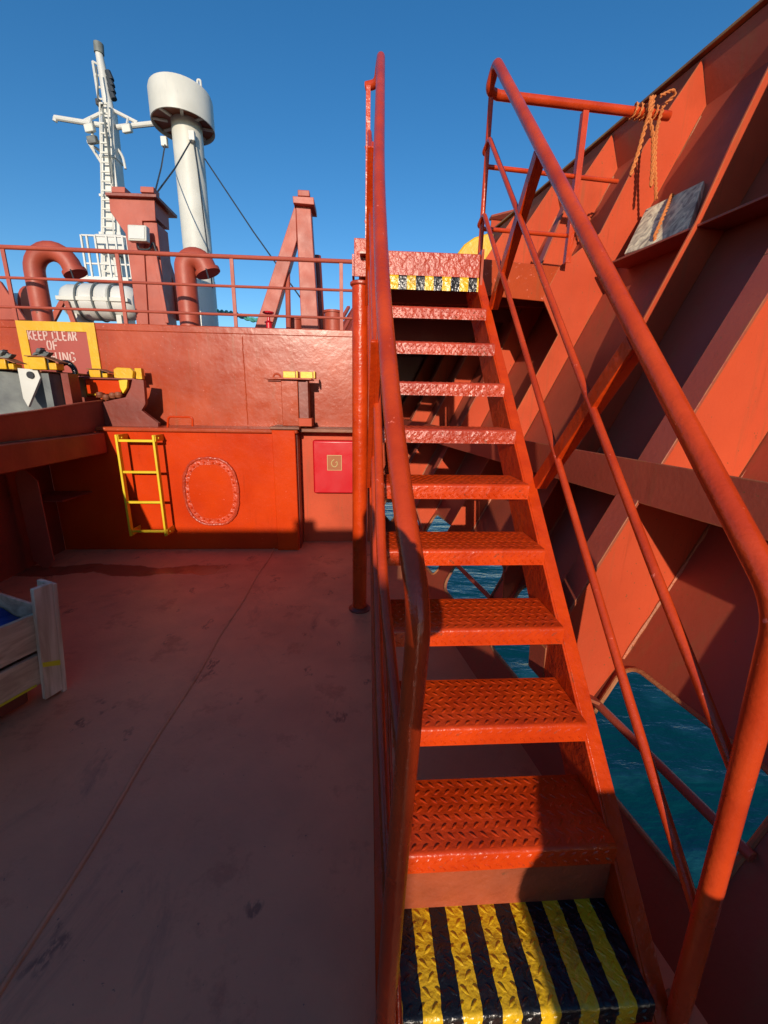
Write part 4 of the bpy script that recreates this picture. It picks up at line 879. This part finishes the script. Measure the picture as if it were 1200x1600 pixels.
# A-frame
af = thing('steel_a_frame', at(470, 515, Y=6.0), 'red steel A shaped support frame with a capped top, right of the white column', 'frame')
Ya = 6.0
m_ = MB(); polyY(m_, [(462, 320), (485, 318), (498, 520), (471, 518)], Ya, 0.20); m_.build('upright', M['far'], af, bevel=0.008)
m_ = MB(); polyY(m_, [(462, 316), (464, 375), (422, 520), (396, 518)], Ya+0.012, 0.18); m_.build('raking_leg', M['far'], af, bevel=0.008)
m_ = MB(); polyY(m_, [(457, 306), (490, 308), (491, 320), (458, 317)], Ya-0.08, 0.36); m_.build('cap_plate', M['far'], af, bevel=0.006)
m_ = MB(); polyY(m_, [(465, 296), (483, 297), (484, 307), (465, 306)], Ya+0.02, 0.12); m_.build('cone_seat', M['far'], af, bevel=0.008)
m_ = MB(); m_.tube([at(449, 420, Y=Ya+.1), at(451, 517, Y=Ya+.1)], 0.035, 10); m_.build('brace_pipe', M['far'], af)
m_ = MB(); m_.tube([at(495, 400, Y=Ya+.5), at(502, 518, Y=Ya+.5)], 0.06, 10); m_.build('rear_strut', M['darkred'], af)

def bollard(x, y, Y, r, lab):
    p = at(x, y, Y=Y); t = thing('bollard', (p.x, Y, FZ), lab, 'bollard', 'bollards on the upper deck')
    MB().lathe((p.x, Y, FZ), [(r, 0), (r, p.z-FZ-0.03), (r*1.12, p.z-FZ-0.03), (r*1.12, p.z-FZ)], 20).build('drum', M['far'], t)
bollard(461, 497, 6.4, 0.10, 'short red bollard between the legs of the A shaped frame')
bollard(520, 486, 6.4, 0.12, 'short red bollard just right of the A shaped frame')

# ribbed red hatch to the right
rh = thing('ribbed_cover', at(530, 510, Y=7.0), 'red ribbed cover on the upper deck, beside the pole top', 'cover')
a = at(505, 522, Y=6.6); b = at(585, 480, Y=7.6)
sl_ = MB(); sl_.prism([(a.x, 6.6, FZ), (b.x+.3, 6.6, FZ), (b.x+.3, 7.8, b.z), (at(550, 488, Y=7.8).x, 7.8, b.z)], (0, 0, 0.02)); sl_.build('slope_plate', M['darkred'], rh)
for i in range(9):
    f = i/8; x0_ = a.x+f*(b.x+.25-a.x)
    MB().bar((x0_, 6.6, FZ+0.03), (x0_+0.35, 7.8, b.z+0.03), 0.05, 0.04).build('rib', M['far'], rh)

# life raft canister
lr = thing('life_raft_canister', at(160, 500, Y=7.6), 'white life raft canister in a cradle behind the railing, left of the gantry post', 'life raft')
Yl = 7.6; La = at(103, 470, Y=Yl); Lb = at(216, 476, Y=Yl); ctr = (La+Lb)/2; hl_ = (Lb.x-La.x)/2; rr_ = at(160, 446, Y=Yl).z-at(160, 474, Y=Yl).z
prof = [(0.0, 0), (0.62, 0.0), (0.85, 0.04), (0.95, 0.10), (0.95, 0.30), (1.03, 0.32), (1.03, 0.46), (0.97, 0.48)]
m_ = MB(); P_ = []; Rr = []
for r1, t1_ in prof: P_.append(Vector((La.x+2*hl_*t1_, Yl, ctr.z))); Rr.append(r1*rr_+0.001)
for r1, t1_ in reversed(prof): P_.append(Vector((Lb.x-2*hl_*t1_, Yl, ctr.z))); Rr.append(r1*rr_+0.001)
P2 = []; last = None
m_.tube([p+Vector((i*1e-5, 0, 0)) for i, p in enumerate(P_)], Rr, 28, caps=False); m_.build('shell', M['white'], lr)
m_ = MB(); m_.obox(Vector((ctr.x, Yl, ctr.z)), Vector((hl_*0.96, 0, 0)), Vector((0, rr_*1.05, 0)), Vector((0, 0, 0.03))); m_.build('joint_flange', M['cream'], lr, bevel=0.006)
for f in (-.45, 0, .45):
    m_ = MB(); m_.tube([Vector((ctr.x+f*hl_, Yl+rr_*1.06*math.cos(t), ctr.z+rr_*1.06*math.sin(t))) for t in [2*math.pi*k/24 for k in range(25)]], 0.015, 6, caps=False); m_.build('strap', M['grey'], lr)
for f in (-.6, .6):
    m_ = MB(); m_.box((ctr.x+f*hl_-.04, Yl-rr_*.8, FZ), (ctr.x+f*hl_+.04, Yl+rr_*.8, ctr.z-rr_*.8)); m_.build('cradle', M['cream'], lr)

# white column with elliptical hood
wc = thing('white_ventilator_column', at(322, 500, Y=8.5), 'tall cream white ventilator column with a round hood, right of the mast', 'ventilator')
Yw = 8.5
pb = at(316, 488, Y=Yw); pt = at(286, 185, Y=Yw); rb = (at(347, 420, Y=Yw).x-at(300, 420, Y=Yw).x)/2*0.90; 
cxw = (pb.x+pt.x)/2
MB().lathe((pb.x+0.02, Yw, FZ), [(rb*1.04, 0), (rb*1.04, (at(325, 440, Y=Yw).z-FZ)), (rb*1.0, (at(325, 438, Y=Yw).z-FZ)), (rb, pt.z-FZ+0.2)], 40).build('column', M['cream'], wc)
hz0 = at(290, 200, Y=Yw).z; hz1 = at(272, 148, Y=Yw).z; hw = (at(334, 190, Y=Yw).x-at(233, 150, Y=Yw).x)/2*0.96
hcx = (at(334, 190, Y=Yw).x+at(234, 150, Y=Yw).x)/2
hd = MB(); n = 48; V = []
# hood: a drum flattened front to back, open underneath
ring_o = [(hw*math.cos(2*math.pi*k/n), hw*1.05*math.sin(2*math.pi*k/n)) for k in range(n)]
for (k_, z) in ((1.0, hz0), (1.0, hz1-0.05), (0.97, hz1)): V += [(hcx+x*k_, Yw+y*k_, z) for x, y in ring_o]
V += [(hcx+x*0.965, Yw+y*0.965, hz0) for x, y in ring_o] + [(hcx+x*0.965, Yw+y*0.965, hz1-0.25) for x, y in ring_o]
fs = [(i*n+k, i*n+(k+1) % n, (i+1)*n+(k+1) % n, (i+1)*n+k) for i in range(2) for k in range(n)] + [tuple(2*n+k for k in range(n))]
fs += [(k, (k+1) % n, 3*n+(k+1) % n, 3*n+k) for k in range(n)] + [(3*n+k, 3*n+(k+1) % n, 4*n+(k+1) % n, 4*n+k) for k in range(n)] + [tuple(4*n+k for k in range(n))]
hd.add(V, fs); hood = hd.build('hood', M['cream'], wc)
MB().lathe((hcx, Yw, hz0+0.06), [(hw*0.955, 0), (hw*0.955, 0.012)], 40, sy=1.05).build('hood_screen', M['plate'], wc)
for k in range(8):
    a = 2*math.pi*k/8+0.3
    MB().bar((hcx+rb*math.cos(a), Yw+rb*math.sin(a), hz0+0.045), (hcx+hw*.95*math.cos(a), Yw+hw*.9*math.sin(a), hz0+0.045), 0.05, 0.02).build('hood_rib', M['cream'], wc)
MB().tube(fillet([(hcx+.35, Yw-.2, hz1), (hcx+.35, Yw-.2, hz1+.10), (hcx+.40, Yw-.2, hz1+.10), (hcx+.40, Yw-.2, hz1)], .03), 0.018, 8).build('lifting_eye', M['white'], wc)
for (x, y) in ((300, 213), (257, 222)):
    p = at(x, y, Y=Yw-rb*1.02 if x == 300 else Yw); m_ = MB(); m_.obox(p, Vector((.05, 0, 0)), Vector((0, .04, 0)), Vector((0, 0, .07))); m_.build('stay_lug', M['white'], wc, bevel=0.01)
for (x1, y1, x2, y2, dY, lab) in ((300, 217, 240, 308, -1.9, 'dark stay wire running from the white column down to the gantry head'), (258, 225, 243, 297, -2.1, 'short dark stay wire on the left side of the white column'), (320, 248, 480, 480, -1.5, 'long dark stay wire slanting down behind the A shaped frame'), (304, 222, 332, 450, -.1, 'thin stay wire hanging close along the face of the white column')):
    p = at(x1, y1, Y=Yw-rb*1.02 if dY > -2 and x1 < 310 and x1 > 290 else Yw); q = at(x2, y2, Y=Yw+dY-(0.5 if x1 == 304 else 0))
    w_ = MB().tube([p, (p+q)/2+Vector((0, 0, -0.04)), q], 0.011, 6).build('stay_wire', M['wire']); tag(w_, lab, 'wire')

# lattice mast
ms = thing('signal_mast', at(185, 440, Y=12), 'tall white tapering signal mast with yard arms and ladder, on the left skyline', 'mast')
Ym = 12.0
def mz(x, y): return at(x, y, Y=Ym)
cb_ = mz(186, 470); ctp = mz(171, 172)
# box trunk
def trunk(p0, w0, p1, w1):
    V = [(p0.x+a*w0, Ym+b*w0, p0.z) for a, b in ((-1, -1), (1, -1), (1, 1), (-1, 1))] + [(p1.x+a*w1, Ym+b*w1, p1.z) for a, b in ((-1, -1), (1, -1), (1, 1), (-1, 1))]
    return MB().add(V, [(3, 2, 1, 0), (4, 5, 6, 7), (0, 1, 5, 4), (1, 2, 6, 5), (2, 3, 7, 6), (3, 0, 4, 7)])
trunk(cb_, 0.30, ctp, 0.12).build('trunk', M['white'], ms, bevel=0.02)
MB().tube([mz(171, 175), mz(160, 110), mz(154.5, 82)], [0.11, 0.09, 0.075], 16).build('topmast', M['white'], ms)
MB().tube([mz(155, 84), mz(154, 68)], 0.10, 12).build('top_lamp', M['grey'], ms)
# ladder up the front
m_ = MB()
for k in range(22):
    f = k/21; p = cb_.lerp(ctp, f); w = 0.15-0.06*f; yq = Ym-(0.30-0.18*f)-0.10
    m_.bar((p.x-w, yq, p.z), (p.x+w, yq, p.z), 0.03, 0.03)
for s in (-1, 1): m_.bar((cb_.x+s*0.15, Ym-.40, cb_.z), (ctp.x+s*0.09, Ym-.22, ctp.z), 0.03, 0.03)
m_.build('front_ladder', M['cream'], ms)
m_ = MB(); A1, A2 = mz(145, 96), mz(157, 174); B1, B2 = mz(159, 104), mz(168, 172)
m_.tube([A1, A2], 0.028, 6)
for k in range(5): f = k/4; m_.tube([A1.lerp(A2, f), B1.lerp(B2, f)], 0.022, 6)
m_.build('top_ladder', M['white'], ms)
for s, pts in ((0, [(86, 184), (160, 196)]), (1, [(183, 199), (241, 193)])):
    m_ = MB(); m_.tube([mz(*pts[0]), mz(*pts[1])], 0.055, 10)
    if s == 0: m_.tube([mz(158, 177), mz(131, 190)], 0.04, 8); m_.tube([mz(87, 184), mz(86, 190)], 0.05, 8)
    else: m_.tube([mz(176, 172), mz(215, 192)], 0.04, 8)
    m_.build('yard_arm', M['white'], ms)
m_ = MB(); m_.tube([mz(137, 222), mz(165, 222)], 0.04, 8); m_.tube([mz(138, 222), mz(164, 263)], 0.035, 8); m_.tube([mz(138, 223), mz(162, 240)], 0.03, 8)
m_.tube(fillet([mz(163, 223), mz(177, 225), mz(192, 243), mz(196, 264)], .2), 0.03, 8); m_.build('lamp_platform', M['white'], ms)
for i, (x, y) in enumerate(((149, 209), (206, 210), (153, 227))):
    p = mz(x, y)-Vector((0, .2, 0)); m_ = MB(); m_.obox(p, Vector((.10, 0, 0.02)), Vector((0, .07, .02)), Vector((-.01, 0, .08))); o = m_.build('mast_light', M['cream'] if i < 2 else M['grey'], ms, bevel=0.02)
    MB().tube([p+Vector((0, 0, .08)), p+Vector((0, .1, .26))], 0.025, 6).build('light_arm', M['white'], ms)
m_ = MB(); 
for k in range(4): p = mz(168+k*1.5, 112+k*10); m_.tube([p, p+Vector((.06, 0, -.16))], 0.07, 8)
m_.build('signal_horn', M['wire'], ms)
MB().box((mz(157, 165).x, Ym-.2, mz(157, 172).z), (mz(163, 165).x, Ym, mz(157, 163).z)).build('navigation_light', M['rubber'], ms)

for (x1, y1, x2, y2) in ((163, 120, 170, 178), (172, 180, 190, 300), (176, 200, 196, 330)):
    p = mz(x1, y1)-Vector((0, .3, 0)); q = mz(x2, y2)-Vector((0, .42, 0))
    MB().tube([p, (p+q)/2+Vector((.02, 0, 0)), q], 0.016, 6).build('cable', M['grey'], ms)
m_ = MB()
for f in (0.15, 0.35, 0.55, 0.75): 
    p = cb_.lerp(ctp, f); w = 0.30-0.18*f; m_.box((p.x-w-.02, Ym-w-.02, p.z), (p.x+w+.02, Ym+w+.02, p.z+.05))
m_.build('stiffening_band', M['white'], ms)

# white platform/box with rails below the mast
wb = thing('white_platform', at(175, 445, Y=10.5), 'small white railed platform with a cabinet at the foot of the mast', 'platform')
Yb = 10.5
def bz(x, y, dy=0): return at(x, y, Y=Yb+dy)
a = bz(146, 364); b = bz(196, 395)
MB().box((a.x, Yb, b.z), (b.x, Yb+0.7, a.z)).build('cabinet', M['white'], wb, bevel=0.04)
a = bz(168, 396); b = bz(186, 445); MB().box((a.x, Yb+.2, b.z), (b.x, Yb+.5, a.z)).build('pedestal', M['white'], wb)
a = bz(139, 438); b = bz(212, 445); MB().box((a.x, Yb-.3, b.z), (b.x, Yb+1, a.z)).build('floor', M['white'], wb)
m_ = MB(); a = bz(140, 375); b = bz(209, 375); zb_ = bz(140, 438).z
for f in (0, .12, .3, .55, .75, .9, 1): x = a.x+f*(b.x-a.x); m_.bar((x, Yb-.29, zb_), (x, Yb-.29, a.z), .035, .035, up=(0, 1, 0))
for f in (0, .33, .66, 1): z = zb_+f*(a.z-zb_); m_.bar((a.x, Yb-.27, z), (b.x, Yb-.27, z), .03, .03)
m_.build('guard_rail', M['white'], wb)

# winch parts at the far left
wi = thing('mooring_winch', at(20, 500, Y=6.8), 'red mooring winch drum wound with pale rope, at the far left of the upper deck', 'winch')
Yw2 = 6.8; p = at(40, 480, Y=Yw2)
MB().tube([(p.x-.5, Yw2, p.z-.02), (p.x+.12, Yw2, p.z-.02)], 0.20, 24).build('rope_drum', M['cream'], wi)
MB().tube([(p.x+.12, Yw2, p.z-.02), (p.x+.16, Yw2, p.z-.02)], 0.30, 24).build('drum_flange', M['far'], wi)
m_ = MB(); polyY(m_, [(-30, 420), (0, 440), (40, 500), (-30, 500)], Yw2-.5, 0.05); m_.build('side_frame', M['far'], wi, bevel=.01)
m_ = MB(); polyY(m_, [(92, 470), (101, 470), (84, 503), (74, 503)], 7.0, 0.05); polyY(m_, [(99, 470), (106, 470), (118, 503), (110, 503)], 7.0, 0.05); m_.build('trestle', M['far'], wi)

# yellow hand wheel piece of gear and teal rope
tr = MB(); rope(tr, [at(340, 487, Y=6.6), at(365, 490, Y=6.5), at(395, 500, Y=6.5), at(430, 503, Y=6.6)], 0.03, 20); o = tr.build('mooring_rope', M['teal']); tag(o, 'teal mooring rope lying across the upper deck, between column and A shaped frame', 'rope')
vv = thing('valve', at(420, 505, Y=5.6), 'small red hand wheel valve left of the A shaped frame', 'valve')
p = at(420, 505, Y=5.6); MB().lathe((p.x, 5.6, FZ), [(0.04, 0), (0.04, p.z-FZ), (0.055, p.z-FZ+.01), (0.02, p.z-FZ+.03), (0.015, p.z-FZ+.12)], 14).build('body', M['firered'], vv)
MB().tube([(p.x+.06*math.cos(t), 5.6+.06*math.sin(t), p.z+.12) for t in [2*math.pi*k/16 for k in range(17)]], .010, 8, caps=False).build('hand_wheel', M['firered'], vv)

# yellow hood seen over the landing
yh = thing('yellow_hood', at(738, 390, Y=5.6), 'yellow curved steel hood just beyond the landing, left of its corner post', 'hood')
P = [at(x, y, Y=5.6) for x, y in ((708, 410), (716, 394), (726, 381), (742, 370), (762, 364), (772, 364), (772, 410))]
MB().prism([Vector((p.x, 5.6, p.z)) for p in P], (0, 0.35, 0)).build('shell', M['yellow'], yh, bevel=0.02)
MB().box((at(708, 400, Y=5.6).x, 5.62, FZ), (at(772, 400, Y=5.6).x, 5.9, at(740, 410, Y=5.6).z)).build('base', M['darkred'], yh)

# ================================================================ behind the camera: unseen blocks added to shade the deck and steps
dh = thing('deck_shade_block', (-4, -4, 0), 'plain red block added unseen behind the viewpoint to shade the deck', 'shade block')
zt_ = 1.362+0.279*5.0
MB().box((-11, -5.3, 0), (-0.405, -5.0, zt_)).build('block', M['darkred'], dh, bevel=0.01)  # thin added block, sized only for the shadow line it casts
MB().box((-1.46, -5.2, zt_+0.001), (-1.31, -5.05, zt_+0.12)).build('shade_step', M['darkred'], dh)  # added on top to notch the shade edge on the bulkhead
ib = MB(); prof = []
for k in range(13):
    a = math.pi - k/12*math.pi/2; prof.append((0.272+0.17*(1+math.cos(a)), 0.72+0.255*math.sin(a)))
poly = [(0.312, 0.0), (0.305, 0.62)] + prof + [(1.05, 0.975), (1.05, 0.0)]
eq = thing('step_shade_block', (0.7, -1.2, 0), 'rounded red block added unseen behind the viewpoint to shade the lower steps', 'locker')
MB().prism([(x, -1.0, z) for x, z in poly], (0, -0.6, 0)).build('body', M['darkred'], eq)  # unseen added form, its outline shaped for the rounded shade on the treads

# the photographer: standing behind the viewpoint, arms raised
def person():
    J = {'pelvis': (-0.21, -0.42, 0.92), 'waist': (-0.21, -0.42, 1.06), 'chest': (-0.20, -0.42, 1.24), 'neck0': (-0.19, -0.42, 1.40), 'neck': (-0.18, -0.41, 1.47), 'head': (-0.17, -0.39, 1.58), 'crown': (-0.17, -0.40, 1.68),
         'shr': (-0.05, -0.40, 1.36), 'elr': (0.115, -0.24, 1.20), 'wrr': (0.05, -0.08, 1.38), 'shl': (-0.35, -0.40, 1.36), 'ell': (-0.42, -0.22, 1.18), 'wrl': (-0.16, -0.07, 1.38),
         'hr': (-0.12, -0.42, 0.88), 'kr': (-0.13, -0.38, 0.48), 'ar': (-0.13, -0.44, 0.08), 'tr': (-0.12, -0.28, 0.035), 'hl': (-0.30, -0.42, 0.88), 'kl': (-0.31, -0.40, 0.48), 'al': (-0.32, -0.46, 0.08), 'tl': (-0.34, -0.30, 0.035)}
    Rd = {'pelvis': .15, 'waist': .13, 'chest': .15, 'neck0': .09, 'neck': .055, 'head': .095, 'crown': .075, 'shr': .065, 'elr': .078, 'wrr': .03, 'shl': .065, 'ell': .045, 'wrl': .03, 'hr': .09, 'kr': .06, 'ar': .042, 'tr': .035, 'hl': .09, 'kl': .06, 'al': .042, 'tl': .035}
    E = [('pelvis', 'waist'), ('waist', 'chest'), ('chest', 'neck0'), ('neck0', 'neck'), ('neck', 'head'), ('head', 'crown'), ('neck0', 'shr'), ('shr', 'elr'), ('elr', 'wrr'), ('neck0', 'shl'), ('shl', 'ell'), ('ell', 'wrl'),
         ('pelvis', 'hr'), ('hr', 'kr'), ('kr', 'ar'), ('ar', 'tr'), ('pelvis', 'hl'), ('hl', 'kl'), ('kl', 'al'), ('al', 'tl')]
    for w, s in (('wrr', 1), ('wrl', -1)):      # palms and fingers
        W = Vector(J[w]); pm_ = w+'p'; J[pm_] = tuple(W+Vector((-0.02*s, 0.02, 0.06))); Rd[pm_] = .024; E.append((w, pm_))
        for k in range(4):
            a = f'{w}f{k}'; b = a+'b'; J[a] = tuple(Vector(J[pm_])+Vector((-0.015*s, 0.012-0.018*k+.02, 0.035))); J[b] = tuple(Vector(J[a])+Vector((-0.03*s, 0.0, 0.022-0.004*k))); Rd[a] = .009; Rd[b] = .008; E += [(pm_, a), (a, b)]
    names = list(J); me = bpy.data.meshes.new('person'); me.from_pydata([J[n] for n in names], [(names.index(a), names.index(b)) for a, b in E], [])
    o = bpy.data.objects.new('person', me); COL.objects.link(o)
    md = o.modifiers.new('skin', 'SKIN'); md.use_smooth_shade = True
    for i, n in enumerate(names):
        me.skin_vertices[0].data[i].radius = (Rd[n], Rd[n]); 
    me.skin_vertices[0].data[0].use_root = True
    s = o.modifiers.new('sub', 'SUBSURF'); s.levels = 1; s.render_levels = 2
    me.materials.append(M['cloth'])
    tag(o, 'person in dark clothes standing behind the viewpoint with both arms raised', 'person')
person()
